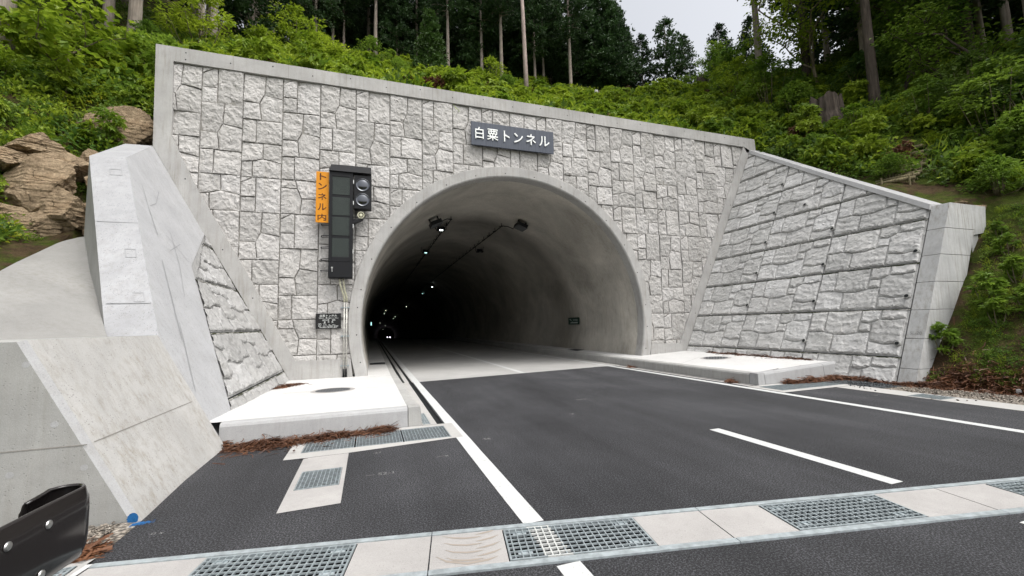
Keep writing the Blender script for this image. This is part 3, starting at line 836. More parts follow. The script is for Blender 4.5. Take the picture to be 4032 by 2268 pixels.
portal = thing('tunnel_portal', 'concrete tunnel portal faced with split grey stone round a dark arch', 'tunnel portal', (0, 0, 0))
V, F, T = stone_patch(facade_polys(), lambda x, z, h: (x, .062 - h, z), keep_f, .021, .036, .030, .008, .05, .009, 3, tilt=.02)
link('stone_facing', npmesh('stone_facing', V, F, M_STONE, tone=T), portal)
# backing wall in the joints
def arch_pts(r, n, zmin):
    a0 = math.asin((zmin - AZ) / r) if abs(zmin - AZ) < r else -math.pi / 2
    return [(r * math.cos(math.pi - a0 - (math.pi - 2 * a0) * i / n), AZ + r * math.sin(math.pi - a0 - (math.pi - 2 * a0) * i / n)) for i in range(n + 1)]
bk = MB()
ap = arch_pts(4.55, 48, .2)
outer = [(-5.55, .2)] + ap + [(5.6, .2), (9.3, 7.95), (-8.7, 7.95), (-8.65, 5.8), (-5.9, .5)]
V, F = poly_holes(outer, [])
bk.add([(x, .072, y) for x, y, _ in V], F)
bk.build('joint_backing', M_JOINT, portal)
fr = MB()
YF, YB = -.012, .30
# frame round the stone: left leg, coping, right leg, foot bands
L_out = [(-8.895, 8.16), (-8.85, 5.68), (-7.81, 3.70), (-7.03, 2.27), (-6.46, 1.19), (-5.85, .0)]
L_in = [(-8.54, 7.80), (-8.50, 5.93), (-7.91, 4.64), (-6.94, 2.85), (-6.17, 1.29), (-5.80, .60)]
def slabxz(mb, poly, y0, y1, mi=0):
    mb.hexa([(x, y0, z) for x, z in poly], [(x, y1, z) for x, z in poly], mi)
for i in range(5):
    slabxz(fr, [L_out[i], L_out[i + 1], L_in[i + 1], L_in[i]], YF, YB)
N = 8
xt = arr_curve(-8.895, 9.72, N + 1); xb = arr_curve(-8.54, 9.15, N + 1)
for i in range(N):
    slabxz(fr, [(xt[i], 8.16), (xb[i], 7.80), (xb[i + 1], 7.80), (xt[i + 1], 8.16)], YF, YB)
slabxz(fr, [(9.72, 8.16), (9.15, 7.80), (9.30, 7.58), (9.745, 7.70)], YF, YB)
slabxz(fr, [(9.15, 7.80), (5.70, .60), (5.78, 0.0), (9.50, 7.68)], YF, YB)
al = arch_pts(4.60, 40, .05); 
slabxz(fr, [(-5.85, .0), (-5.80, .60), (-4.55, .60), (-4.48, .0)], YF, YB)
slabxz(fr, [(5.78, .0), (4.48, .0), (4.55, .62), (5.70, .62)], YF, YB)
fr.box(-8.893, 9.71, YB, .72, 7.3, 8.158)
fr.box(-8.86, 9.5, YB, .70, 5.95, 7.3)
tie = [(-8.3 + .92 * k, 8.02 - (.06 if k % 2 else -.03)) for k in range(20)] + [(-8.30, 7.88), (-8.2, 4.95), (-7.4, 3.3), (-6.75, 2.15), (8.3, 5.5), (7.2, 3.3), (6.4, 1.6)]
for x, z in tie: fr.disc((x, YF + .001, z), (0, -1, 0), .016, .004, 10, 1)
for k in range(1, 15):
    x = -8.54 + k * 1.22; fr.add([(x - .004, YF - .0012, 7.80), (x + .004, YF - .0012, 7.80), (x + .004, YF - .0012, 8.158), (x - .004, YF - .0012, 8.158)], [[0, 1, 2, 3]], 2)
fr.build('border_frame', [M_FRAME, M_PIT, M_JOINT], portal, bevel=.002)
rg = MB()
A0 = -.27
nseg = 72
def ringp(r, y, zmin=.10):
    out = []
    for i in range(nseg + 1):
        a = math.pi - A0 - (math.pi - 2 * A0) * i / nseg
        out.append((r * math.cos(a), y, AZ + r * math.sin(a)))
    return [(out[0][0], y, -.02)] + out + [(out[-1][0], y, -.02)]
prof = [(4.615, .10), (4.615, -.022), (4.605, -.03), (4.345, -.03), (4.315, -.012), (4.300, .02), (4.300, .32)]
rings = [ringp(r, y) for r, y in prof]
n = len(rings[0]); V = [p for q in rings for p in q]; F = []
for j in range(len(prof) - 1):
    for i in range(n - 1): F.append([j * n + i, (j + 1) * n + i, (j + 1) * n + i + 1, j * n + i + 1])
rg.add(V, F)
for a in (20, 33, 46, 58, 70, 82, 94, 106, 118, 131, 144, 157, 168):
    a = R(a); rr = 4.41; rg.disc((rr * math.cos(a), -.029, AZ + rr * math.sin(a)), (0, -1, 0), .016, .004, 10, 1)
for sx in (-1, 1):
    for z in (.5, 1.2, 1.9): rg.disc((sx * (math.sqrt(4.42 ** 2 - (z - AZ) ** 2)), -.029, z), (0, -1, 0), .016, .004, 10, 1)
for a in (8, 27, 40, 52, 64, 76, 88, 100, 112, 124, 136, 150, 168):
    a0_, a1_ = R(a - .035), R(a + .035)
    rg.add([(r_ * math.cos(q_), -.0312, AZ + r_ * math.sin(q_)) for r_, q_ in ((4.345, a0_), (4.345, a1_), (4.60, a1_), (4.60, a0_))], [[0, 1, 2, 3]], 2)
rg.build('arch_ring', [M_FRAME, M_PIT, M_JOINT], portal)

# ------------------------------------------------------------------ tunnel lining
ln = MB()
ysl = [.32, 2, 4, 5.58, 5.62, 8, 11, 16.1, 16.16, 20, 26.6, 26.66, 32, 40, 50, 62, 76, 92, 110, 130, 150, 175, 200, 225, 250]
nl = 48
def lring(y, r):
    out = []
    for i in range(nl + 1):
        a = math.pi - A0 - (math.pi - 2 * A0) * i / nl
        out.append(bend(r * math.cos(a), y, AZ + r * math.sin(a)))
    return [bend(out[0][0] if y < 32 else -r * math.cos(A0), y, -.02)] + out + [bend(r * math.cos(A0), y, -.02)]
rs = []
for y in ysl:
    grooved = y in (5.62, 16.16, 26.66)
    rs.append(lring(y, 4.36 if y > 5.6 else 4.30))
n = len(rs[0]); V = [p for q in rs for p in q]; F = []
for j in range(len(ysl) - 1):
    for i in range(n - 1): F.append([j * n + i, (j + 1) * n + i, (j + 1) * n + i + 1, j * n + i + 1])
F.append([(len(ysl) - 1) * n + i for i in range(n)])
ln.add(V, F)
o = ln.build('tunnel_lining', M_LINING, None, smooth=True); tag(o, 'cast concrete tunnel lining curving back into the dark', 'tunnel lining')
# outer shell so that no daylight enters through the hill
sh = MB(); rs = [lring(y, 4.7) for y in (.34, 5.6, 16, 32, 50, 92, 150, 250)]
n = len(rs[0]); V = [p for q in rs for p in q]; F = []
for j in range(7):
    for i in range(n - 1): F.append([j * n + i, j * n + i + 1, (j + 1) * n + i + 1, (j + 1) * n + i])

# ------------------------------------------------------------------ right retaining wall
RB, RK = 5.765, .483
rn = Vector((-1, 0, RK)).normalized()
def r3(a, s, h):      # a: distance from portal towards camera, s: height z on the face
    return (RB + RK * s + rn.x * h, -a, s + rn.z * h)
def panel_polys(a0, z0, w, hgt):
    S = [[(0,.50),(.195,.50),(.195,1),(0,1)], [(.195,.50),(.30,.44),(.44,.43),(.56,.48),(.57,1),(.195,1)], [(.57,.73),(.66,.70),(.755,.78),(.765,1),(.57,1)],
         [(.765,.79),(.88,.77),(1,.81),(1,1),(.765,1)], [(.56,.50),(.69,.50),(.69,.71),(.66,.70),(.57,.73)], [(.69,.30),(.84,.235),(1,.27),(1,.81),(.88,.77),(.765,.79),(.755,.78),(.69,.71)],
         [(0,0),(.31,0),(.31,.42),(.30,.44),(.195,.50),(0,.50)], [(.31,0),(.69,0),(.69,.50),(.56,.48),(.44,.43),(.31,.44)], [(.69,0),(1,0),(1,.27),(.84,.235),(.69,.30)]]
    return [([(a0 + x * w, z0 + .018 + y * (hgt - .036)) for x, y in p], .011) for p in S]
def coping_z(a): return np.interp(a, [0, 3.25, 5.93], [7.62, 5.44, 3.68])
rw = thing('retaining_wall', 'right hand leaning retaining wall of stone textured precast blocks with sloping coping', 'retaining wall', (7.5, -3, 0))
polys = []
for i in range(3):
    a0 = i * 1.966
    for k in range(-1, 8):
        z0 = .52 + (k) * .976
        if z0 > coping_z(a0): continue
        polys += panel_polys(a0 + .006, z0, 1.954, .976)
keep_r = lambda a, z: .0 <= a <= 5.92 and -.05 < z < coping_z(a) + .05
V, F, T = stone_patch(polys, r3, keep_r, .016, .036, .014, .004, .02, .008, 7, fr=3.4, tilt=.006, bulge=.020, ue=.016, flow=(.55, 1.9))
off = np.array(rw.location)
link('stone_facing', npmesh('stone_facing', np.array(V) - off, F, M_BLOCK, tone=T), rw)
b = MB()
b.add([r3(0, -.1, -.012), r3(5.92, -.1, -.012), r3(5.92, 3.68, -.012), r3(3.25, 5.44, -.012), r3(0, 7.64, -.012)], [[0, 1, 2, 3, 4]])
for k in range(8):
    z = .52 + k * .976
    amax = np.interp(-z, [-7.62, -5.44, -3.68], [0, 3.25, 5.93]) if z > 3.68 else 5.92
    if z < 7.5: b.hexa([r3(.0, z - .010, -.013), r3(amax, z - .010, -.013), r3(amax, z + .010, -.013), r3(0, z + .010, -.013)],
                       [r3(.0, z - .008, -.004), r3(amax, z - .008, -.004), r3(amax, z + .008, -.004), r3(0, z + .008, -.004)], 1)
    if z < 7.4: b.hexa([r3(.0, z - .026, -.011), r3(amax, z - .026, -.011), r3(amax, z - .012, -.011), r3(0, z - .012, -.011)],
                       [r3(.0, z - .024, .010), r3(amax, z - .024, .010), r3(amax, z - .013, .006), r3(0, z - .013, .006)], 2)
for a in (1.966, 3.932):
    zt_ = float(coping_z(a)); b.add([r3(a - .005, -.05, -.009), r3(a + .005, -.05, -.009), r3(a + .005, zt_, -.009), r3(a - .005, zt_, -.009)], [[0, 1, 2, 3]], 1)
b.build('joint_bed', [M_BLOCK, M_PIT, M_MOSSJ], rw)
cp = MB()
tops = [(0.0, 7.62), (3.25, 5.44), (5.94, 3.68)]
for (a0, z0), (a1, z1) in zip(tops[:-1], tops[1:]):
    def sec(a, z):
        f0 = Vector(r3(a, z - .06, .05)); f1 = Vector(r3(a, z + .07, .05)); bk_ = f1 + Vector((.50, 0, .03)); b0 = f0 + Vector((.55, 0, 0))
        return [f0, f1, bk_, b0]
    cp.hexa(sec(a0, z0), sec(a1, z1))
cp.build('coping', M_KERB2, rw, bevel=.006)
pl = MB()
YP0, YP1 = -5.935, -6.24
zj = [-.1, .31, .89, 1.46, 2.03, 2.60, 3.17]
wtop = [.5, .5, .9, 1.0, 1.05, 1.08, 1.12]
for i in range(6):
    z0, z1 = zj[i] + .004, zj[i + 1] - .004
    w0 = .55 + .18 * i; w1 = w0 + .12
    fx = lambda z: RB + RK * z + .012
    pl.hexa([(fx(z0), YP0, z0), (fx(z0), YP1, z0), (fx(z0) + 1.05, YP1, z0), (fx(z0) + 1.05, YP0 + .6, z0)],
            [(fx(z1), YP0, z1), (fx(z1), YP1, z1), (fx(z1) + 1.05, YP1, z1), (fx(z1) + 1.05, YP0 + .6, z1)])
z0, z1 = 3.174, 3.73
pl.hexa([(fx(z0), YP0, z0), (fx(z0), YP1, z0), (fx(z0) + 1.05, YP1, z0), (fx(z0) + 1.05, YP0 + .6, z0)],
        [(fx(z1), YP0, z1), (fx(z1), YP1, z1), (fx(z1) + 1.05, YP1, z1), (fx(z1) + 1.05, YP0 + .6, z1)])
pl.hexa([(8.352, YP1 + .02, 3.06), (8.84, YP1 + .02, 3.14), (8.84, -5.4, 3.14), (8.352, -5.4, 3.06)], [(8.63, YP1 + .003, 3.728), (8.90, YP1 + .003, 3.728), (8.90, -5.4, 3.728), (8.63, -5.4, 3.728)])
pl.hexa([(8.2, YP1 + .05, 1.6), (8.35, YP1 + .05, 1.6), (8.35, -5.4, 1.6), (8.2, -5.4, 1.6)], [(8.34, YP1 + .05, 3.13), (8.60, YP1 + .05, 3.13), (8.60, -5.4, 3.13), (8.34, -5.4, 3.13)])
pil = pl.build('end_pillar', M_PILLAR, rw, bevel=.006)
tx = MB(); V, F = text_mesh('SL-20', .085, 0)
for (x, y, z) in V: tx.v.append((6.02 + .483 * (1.0 + y) - .03 * 0, -6.06 - x * .9, 0))
tx = MB()
Vt = [r3(6.085 - (-(x)) * 1.0, 1.0 + y, -.006) for x, y, z in V]
tx.add(Vt, F); tx.build('lettering', M_CHALK, rw)
for z, a in [(5.62, 1.94), (4.66, 1.94), (3.69, 1.94), (2.72, 1.94), (1.75, 1.94), (4.64, 2.92), (3.67, 3.91), (2.70, 3.91), (1.75, 3.91), (.77, 3.91), (2.71, 5.84), (1.74, 5.84), (.77, 5.84)]:
    w = MB(); c = Vector(r3(a, z, .045)); n = 16
    u = Vector((0, 1, 0)); v = rn.cross(u).normalized()
    for r0, r1, h0, h1, mi in ((.05, .038, .010, .012, 0), (.05, .05, .010, -.06, 0)):
        A = [c + u * (r0 * math.cos(2 * math.pi * k / n)) + v * (r0 * math.sin(2 * math.pi * k / n)) + rn * h0 for k in range(n)]
        B = [c + u * (r1 * math.cos(2 * math.pi * k / n)) + v * (r1 * math.sin(2 * math.pi * k / n)) + rn * h1 for k in range(n)]
        w.add(A + B, [[k, (k + 1) % n, n + (k + 1) % n, n + k] for k in range(n)], mi)
    w.add(A, [list(range(n))], 1) if False else None
    w.disc(c - rn * .06, rn, .038, .073, n, 1)
    w.build('weep_hole', [M_GREYC, M_PIT], rw)

# ------------------------------------------------------------------ left retaining wall with its pale buttress end
LBX, LK = -5.85, .53
lnv = Vector((1, 0, LK)).normalized()
def l3(a, z, h): return (LBX - LK * z + lnv.x * h, -a, z + lnv.z * h)
lw = thing('retaining_wall', 'left hand leaning retaining wall ending in a smooth pale concrete buttress', 'retaining wall', (-7.5, -2.5, 0))
TB = [(-.05, 3.67), (2.28, 2.59), (2.81, 1.95), (3.34, 1.34), (4.20, .34), (4.40, .12)]    # edge of the block texture (a, z)
def tb(z): return np.interp(z, [.12, .34, 1.34, 1.95, 2.34, 3.67], [4.40, 4.20, 3.34, 2.81, 2.46, -.05])
polys = []
for i in range(3):
    for k in range(-1, 4):
        polys += panel_polys(i * 1.966 + .006, .38 + k * .976, 1.954, .976)
keep_l = lambda a, z: .0 < a < tb(z) - .03 and z < 3.62
V, F, T = stone_patch(polys, lambda a, z, h: l3(a, z, h), keep_l, .014, .036, .008, .004, .02, .010, 9, fr=3.4, tilt=.008, bulge=.018, ue=.018, flow=(.6, 1.8))
# mirrored plane: flip winding
F = [f[::-1] for f in F]
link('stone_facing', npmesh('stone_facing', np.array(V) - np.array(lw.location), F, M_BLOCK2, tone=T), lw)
b = MB()
b.add([l3(a, z, -.012) for a, z in TB] + [l3(0, .1, -.012)], [[0, 1, 2, 3, 4, 5, 6]])
for z in (.38, 1.356, 2.332, 3.308):
    am = float(tb(z))
    if am > .1:
        b.hexa([l3(0, z - .010, -.013), l3(am, z - .010, -.013), l3(am, z + .010, -.013), l3(0, z + .010, -.013)], [l3(0, z - .008, -.004), l3(am, z - .008, -.004), l3(am, z + .008, -.004), l3(0, z + .008, -.004)], 1)
        b.hexa([l3(0, z - .026, -.011), l3(am, z - .026, -.011), l3(am, z - .012, -.011), l3(0, z - .012, -.011)], [l3(0, z - .024, .010), l3(am, z - .024, .010), l3(am, z - .013, .006), l3(0, z - .013, .006)], 2)
b.build('joint_bed', [M_BLOCK2, M_PIT, M_MOSSJ], lw)
# smooth solid: face plane polygon, buttress front, cap, vertical side
zz = lambda a, z: l3(a, z, .004)
P_top0 = Vector(l3(-.02, 5.68, .004)); P_c = Vector((-8.24, -2.35, 4.52)); P_l = Vector((-8.75, -2.37, 4.49)); P_bl = Vector((-9.34, -.05, 5.65))
P_f0 = Vector((-5.845, -6.23, -.02))
e = P_c - P_f0
L0 = P_l - e
sm = MB()
face = [P_top0, P_c, P_f0, Vector(l3(4.42, 0, .004))] + [Vector(zz(a, z)) for a, z in TB[::-1]]
sm.add(face, [list(range(len(face)))[::-1]], 0)
sm.build('smooth_facing', M_WHITEC, lw)
bt = MB()
bt.add([P_c, P_l, L0, P_f0], [[0, 1, 2, 3]])                                   # buttress front
bt.add([P_top0 + Vector((0, 0, .004)), P_bl, P_l, P_c], [[0, 1, 2, 3]])         # sloping cap
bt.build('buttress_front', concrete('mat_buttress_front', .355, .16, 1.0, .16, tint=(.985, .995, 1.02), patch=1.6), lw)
sd_ = MB()
sd_.add([P_l, Vector((P_l.x, P_l.y, -.2)), Vector((L0.x, L0.y, -.2)), L0], [[0, 1, 2, 3]])
sd_.add([P_l, P_bl, Vector((P_bl.x, P_bl.y, 0)), Vector((P_l.x, P_l.y, 0))], [[0, 1, 2, 3]])
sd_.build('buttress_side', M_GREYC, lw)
# scored form marks on the smooth faces
gv = MB()
def score(pts, w=.012):
    for p, q in zip(pts[:-1], pts[1:]):
        p = Vector(zz(*p)); q = Vector(zz(*q)); t_ = (q - p).normalized(); s_ = lnv.cross(t_) * w * .5; o_ = lnv * .003
        gv.add([p - s_ + o_, q - s_ + o_, q + s_ + o_, p + s_ + o_], [[0, 1, 2, 3]]); 
score([(2.36, 4.05), (2.75, 3.5), (3.07, 2.99)]); score([(2.66, 3.08), (2.30, 2.66)]); score([(2.35, 3.19), (2.9, 2.5), (3.5, 1.93)]); score([(3.53, 2.5), (4.0, 1.9), (4.52, 1.26)])
score([(4.26, 1.51), (5.0, .62)]); score([(2.6, 3.6), (2.2, 3.75), (1.6, 4.15)]); score([(2.95, 2.75), (2.2, 3.0)])
e_n = e.normalized(); nA = Vector((1, 0, 0)).cross(e_n); nA = nA if nA.y < 0 else -nA; nA.normalize()
def onA(u, v): return P_f0 + (P_c - P_f0) * v + Vector((-1, 0, 0)) * u
def rectA(u0, u1, v0, v1, w=.012):
    pts = [onA(u0, v0), onA(u1, v0), onA(u1, v1), onA(u0, v1)]
    for p, q in zip(pts, pts[1:] + pts[:1]):
        t_ = (q - p).normalized(); s_ = nA.cross(t_) * w * .5; o_ = nA * .004
        gv.add([p - s_ + o_, q - s_ + o_, q + s_ + o_, p + s_ + o_], [[0, 1, 2, 3]])
rectA(.09, .21, .545, .575); rectA(.08, .19, .398, .425); rectA(.02, .48, .392, .3925); rectA(.0, .5, .68, .6805); rectA(.1, .26, .90, .93)
gv.build('form_marks', concrete('mat_form_mark', .32, .12, 0, 0, tint=(.985, .995, 1.01)), lw)

# low concrete wall in front of it
lo = thing('low_wall', 'low grey concrete wall with a leaning pale stained face beside the asphalt', 'concrete wall', (-6.5, -6.4, 0))
def c3(a, z, h=0): return (-5.70 - .53 * z + lnv.x * h, -a, z + lnv.z * h)
m = MB(); m.add([c3(7.40, -.06), c3(5.46, -.06), c3(5.46, 1.345), c3(7.40, 1.345)], [[0, 1, 2, 3]])
m.add([c3(5.46, -.06), c3(5.46, -.06, -.15), c3(5.46, 1.345, -.15), c3(5.46, 1.345)], [[0, 1, 2, 3]])
m.build('leaning_face', M_PALEC, lo)
m = MB(); m.add([c3(7.45, -.06, -.03), c3(7.40, -.06), c3(7.40, 1.345), c3(7.45, 1.345, -.03)], [[0, 1, 2, 3]]); m.build('edge_chamfer', M_KERB2, lo)
m = MB(); m.add([c3(7.45, -.1, -.03), c3(7.45, 1.345, -.03), (-10.5, -7.45, 1.345), (-10.5, -7.45, -.1)], [[0, 1, 2, 3]])
V_ = [c3(7.45, 1.345, -.03), c3(7.40, 1.345), c3(5.40, 1.345), (-7.0, -5.40, 1.345), (-7.0, -7.0, 1.345), (-10.5, -7.0, 1.345), (-10.5, -7.45, 1.345)]
m.add(V_, [list(range(7))])
m.add([(-6.9, -5.405, 1.345), (-6.9, -5.405, 0), (-7.3, -5.405, 0), (-7.3, -5.405, 1.345)], [[0, 1, 2, 3]])
for x, z in [(-6.38, 1.17), (-6.20, .74), (-6.02, .42), (-6.42, .42)]: m.disc((x, -7.449, z), (0, -1, 0), .022, .002, 14, 1)
m.build('front_face', [M_GREYC, M_KERB2], lo)
m = MB(); 
for z in (.575,):
    a_, b_ = Vector(c3(7.38, z, .002)), Vector(c3(5.6, z, .002)); up = Vector(c3(7.38, z + .008, .002)) - a_; m.add([a_, b_, b_ + up, a_ + up], [[0, 1, 2, 3]])
m.box(-10, -6.01, -7.4525, -7.45, .575, .583); m.build('pour_joint', M_JOINT, lo)

# sloping concrete apron running up behind it
apn = MB()
rows = [[(-9.3, -5.6, 1.40), (-7.15, -5.35, 1.33)], [(-9.0, -4.6, 1.75), (-7.62, -4.2, 1.72)], [(-9.0, -3.6, 2.22), (-8.2, -3.3, 2.3)], [(-9.17, -2.42, 2.86), (-8.78, -2.36, 3.05)]]
rows = [[(-10.4, -7.02, 1.30), (-6.5, -7.02, 1.29)], [(-8.9, -6.4, 1.42), (-6.8, -5.6, 1.31)], [(-8.22, -5.6, 1.72), (-7.1, -5.05, 1.42)], [(-8.5, -4.6, 2.05), (-7.5, -4.4, 1.78)], [(-8.8, -3.6, 2.42), (-8.1, -3.4, 2.32)], [(-9.15, -2.42, 2.86), (-8.74, -2.36, 3.05)]]
V = []; F = []
for i, (a, b_) in enumerate(rows):
    a, b_ = Vector(a), Vector(b_)
    for k in range(6):
        p = a.lerp(b_, k / 5); V.append((p.x + (random.random() - .5) * .06 * (k == 0), p.y, p.z + random.random() * .01 + .03 * math.sin(k / 5 * math.pi)))
    if i: F += [[(i - 1) * 6 + k, (i - 1) * 6 + k + 1, i * 6 + k + 1, i * 6 + k] for k in range(5)]
apn.add(V, F)
tag(apn.build('concrete_apron', M_APRON, None, smooth=True), 'sloping raked concrete apron between rock outcrop and pale buttress', 'concrete apron')

# ------------------------------------------------------------------ signs and signals on the portal
t = thing('tunnel_name_sign', 'slate grey tunnel name board with raised white characters above the arch', 'sign', (-.045, -.1, 6.93))
nboard = MB().box(-1.35, 1.26, -.12, -.075, 6.58, 7.28).build('board', M_SLATE, t, bevel=.006)
for x_ in (-1.1, .9): MB().box(x_, x_ + .15, -.075, .05, 6.7, 7.15).build('mounting_rail', M_GALV, t)
# letter boxes read off the board, left to right
for ch, x0, x1, z0, z1 in [('白', -1.235, -.985, 6.765, 7.115), ('粟', -.875, -.54, 6.765, 7.105), ('ト', -.365, -.185, 6.775, 7.105), ('ン', -.05, .235, 6.785, 7.08), ('ネ', .345, .655, 6.77, 7.105), ('ル', .765, 1.105, 6.78, 7.09)]:
    lt = MB(); fit_text(lt, ch, x0, x1, z0, z1, -.119, .03, .006); lt.build('letter', M_LETTER, nboard)

t = thing('message_board', 'tall black electronic message cabinet with dark glass hung left of the arch', 'message board', (-4.8, -.2, 4.0))
m = MB(); m.box(-5.075, -4.515, -.33, -.10, 2.62, 5.33); m.build('cabinet', M_BLACKM, t, bevel=.01)
m = MB()
for (x0, x1, z0, z1) in [(-5.07, -5.0, 3.03, 5.33), (-4.595, -4.52, 3.03, 5.33), (-5.0, -4.595, 5.21, 5.33), (-5.0, -4.595, 3.03, 3.15)]: m.box(x0, x1, -.352, -.331, z0, z1)
dframe = m.build('door_frame', M_BLACKM, t, bevel=.003)
for z0, z1 in [(4.74, 5.208), (4.215, 4.675), (3.70, 4.16), (3.152, 3.62)]:
    MB().box(-4.998, -4.597, -.338, -.3305, z0, z1).build('display_panel', M_LED, dframe)
m = MB(); m.box(-5.06, -4.525, -.352, -.331, 2.64, 3.02); ldoor = m.build('lower_door', M_BLACKM, t, bevel=.004)
m = MB(); m.disc((-4.985, -.352, 2.875), (0, -1, 0), .022, .02, 12); m.tube([(-4.985, -.375, 2.87), (-4.98, -.378, 2.77)], .010, 6); m.build('handle', M_STEEL, ldoor)
m = MB(); m.hexa([(-5.08, -.40, 5.335), (-4.075, -.40, 5.335), (-4.075, -.08, 5.335), (-5.08, -.08, 5.335)], [(-5.05, -.20, 5.57), (-4.08, -.20, 5.57), (-4.08, -.08, 5.57), (-5.05, -.08, 5.57)])
m.build('hood', M_BLACKM, t, bevel=.006)
for z in (5.1, 4.55, 3.95, 3.3): MB().box(-4.514, -4.497, -.345, -.325, z - .05, z + .05).build('hinge', M_STEEL, dframe)
for z in (4.01, 3.71, 3.42, 3.12, 2.83):
    m = MB(); m.tube([(-5.06, -.16, z + .01), (-5.27, -.12, z + .0), (-5.27, -.05, z), (-5.27, .06, z)], .010, 6); m.tube([(-5.06, -.16, z - .03), (-5.25, -.12, z - .035), (-5.27, -.10, z)], .008, 6); m.build('bracket', M_BLACKM, t)
for z in (5.0, 2.9): MB().box(-5.0, -4.6, -.10, .07, z, z + .1).build('wall_mount', M_BLACKM, t)

t = thing('tunnel_sign', 'narrow orange sign with dark vertical characters beside the message cabinet', 'sign', (-5.23, -.25, 4.67))
opanel = MB().box(-5.385, -5.09, -.262, -.235, 4.02, 5.325).build('panel', M_ORANGE, t, bevel=.004)
for ch, z in zip('トンネル内', (5.195, 4.945, 4.68, 4.42, 4.155)):
    lt = MB(); w = .085 if ch == 'ト' else .10
    fit_text(lt, ch, -5.24 - w + (.02 if ch == 'ト' else 0), -5.24 + w, z - .085, z + .085, -.2615, .004, .012); lt.build('letter', M_SIGNTXT, opanel)
for z in (5.1, 4.15): MB().box(-5.10, -5.07, -.25, -.20, z, z + .1).build('clip', M_GALV, t)

t = thing('signal_head', 'black signal box with two round unlit lenses beside the message cabinet', 'signal light', (-4.28, -.2, 4.84))
shouse = MB().box(-4.49, -4.07, -.35, -.12, 4.41, 5.28).build('housing', M_BLACKM, t, bevel=.008)
for z in (5.035, 4.645):
    m = MB(); c = Vector((-4.285, -.351, z)); n = 36; rr = [(.168, 0), (.166, .012), (.155, .012), (.152, .004), (.12, .016), (.07, .026), (.03, .030)]
    V = []; F = []
    for j, (r_, h_) in enumerate(rr):
        V += [(c.x + r_ * math.cos(2 * math.pi * k / n), c.y - h_, c.z + r_ * math.sin(2 * math.pi * k / n)) for k in range(n)]
        if j: F += [[(j - 1) * n + k, (j - 1) * n + (k + 1) % n, j * n + (k + 1) % n, j * n + k] for k in range(n)]
    F.append([(len(rr) - 1) * n + k for k in range(n)]); m.add(V, F); o = m.build('lens', M_LENS, shouse, smooth=True)
t = thing('siren', 'small round horn siren on a black bracket under the signal box', 'siren', (-4.32, -.2, 4.2))
m = MB()
n = 24; c = Vector((-4.325, -.33, 4.245)); rr = [(.088, 0), (.085, .02), (.070, .02), (.062, -.02), (.045, -.03), (.04, .01), (.022, .012)]
V = []; F = []
for j, (r_, h_) in enumerate(rr):
    V += [(c.x + r_ * math.cos(2 * math.pi * k / n), c.y - h_, c.z + r_ * math.sin(2 * math.pi * k / n)) for k in range(n)]
    if j: F += [[(j - 1) * n + k, (j - 1) * n + (k + 1) % n, j * n + (k + 1) % n, j * n + k] for k in range(n)]
F.append([(len(rr) - 1) * n + k for k in range(n)]); m.add(V, F); m.build('horn', M_FLEX, t, smooth=True)
m = MB(); m.disc((c.x, c.y + .002, c.z), (0, 1, 0), .05, .12, 16); m.build('driver', M_BLACKM, t)
m = MB(); m.hexa([(-4.515, -.33, 4.02), (-4.515, -.12, 4.02), (-4.515, -.12, 4.13), (-4.515, -.33, 4.13)], [(-4.27, -.32, 4.13), (-4.27, -.22, 4.13), (-4.27, -.22, 4.155), (-4.27, -.32, 4.155)]); m.tube([(-4.32, -.27, 4.14), (-4.325, -.27, 4.20)], .015, 6); m.build('bracket', M_BLACKM, t)

t = thing('information_plaque', 'black stone plaque with engraved white lines of text low on the portal', 'plaque', (-5.08, -.03, 1.56))
MB().box(-5.37, -4.785, -.03, .035, 1.375, 1.757).build('slab', M_PLAQUE, t, bevel=.003)
m = MB()
for body, x0, x1, z0, z1, bd in [('白粟トンネル', -5.275, -4.88, 1.675, 1.73, .0), ('『見かけ、青い空のトンネル』', -5.30, -4.85, 1.625, 1.66, 0), ('2023年　3月', -5.22, -4.925, 1.572, 1.612, 0), ('福　井　県', -5.185, -4.965, 1.522, 1.562, 0),
                                 ('延長　878m', -5.305, -5.12, 1.488, 1.512, 0), ('高さ　4.7m　幅　7.0m', -5.305, -4.92, 1.458, 1.482, 0), ('施工　前田・石黒建設・道端組', -5.305, -4.85, 1.428, 1.452, 0), ('特定建設工事共同企業体', -5.28, -4.88, 1.398, 1.422, 0)]:
    if 'm' in body or body.startswith('施工') or body.startswith('特定'):
        pass
    fit_text(m, body, x0, x1, z0, z1, -.0295, .003, bd)
m.build('lettering', M_LETTER, t)

for k, (xb_, xt_, lab) in enumerate([(-4.712, -4.815, 'thin steel cable conduit rising to the cabinet, nearest the plaque'), (-4.652, -4.735, 'thin steel cable conduit rising to the cabinet, nearest the arch')]):
    t = thing('conduit', lab, 'conduit', (xb_, -.05, 1.4), 'pair of conduits below the message cabinet')
    MB().tube([(xb_, -.05, .36), (xb_, -.05, 2.05)], .017, 10).build('pipe', M_CONDUIT, t, smooth=True)
    MB().tube([(xb_, -.05, 2.05), (xb_ - .005, -.06, 2.18), (xb_ - .05, -.12, 2.33), (xt_ + .02, -.19, 2.45), (xt_, -.21, 2.62)], .022, 10).build('flexible_sleeve', M_FLEX, t, smooth=True)
    MB().tube([(xb_, -.05, .16), (xb_, -.05, .36)], .024, 10).build('foot_sleeve', M_BLACKM, t, smooth=True)
t = thing('conduit_support', 'galvanised strut clamps holding the two conduits to the portal', 'conduit support', (-4.68, 0, 1.2))
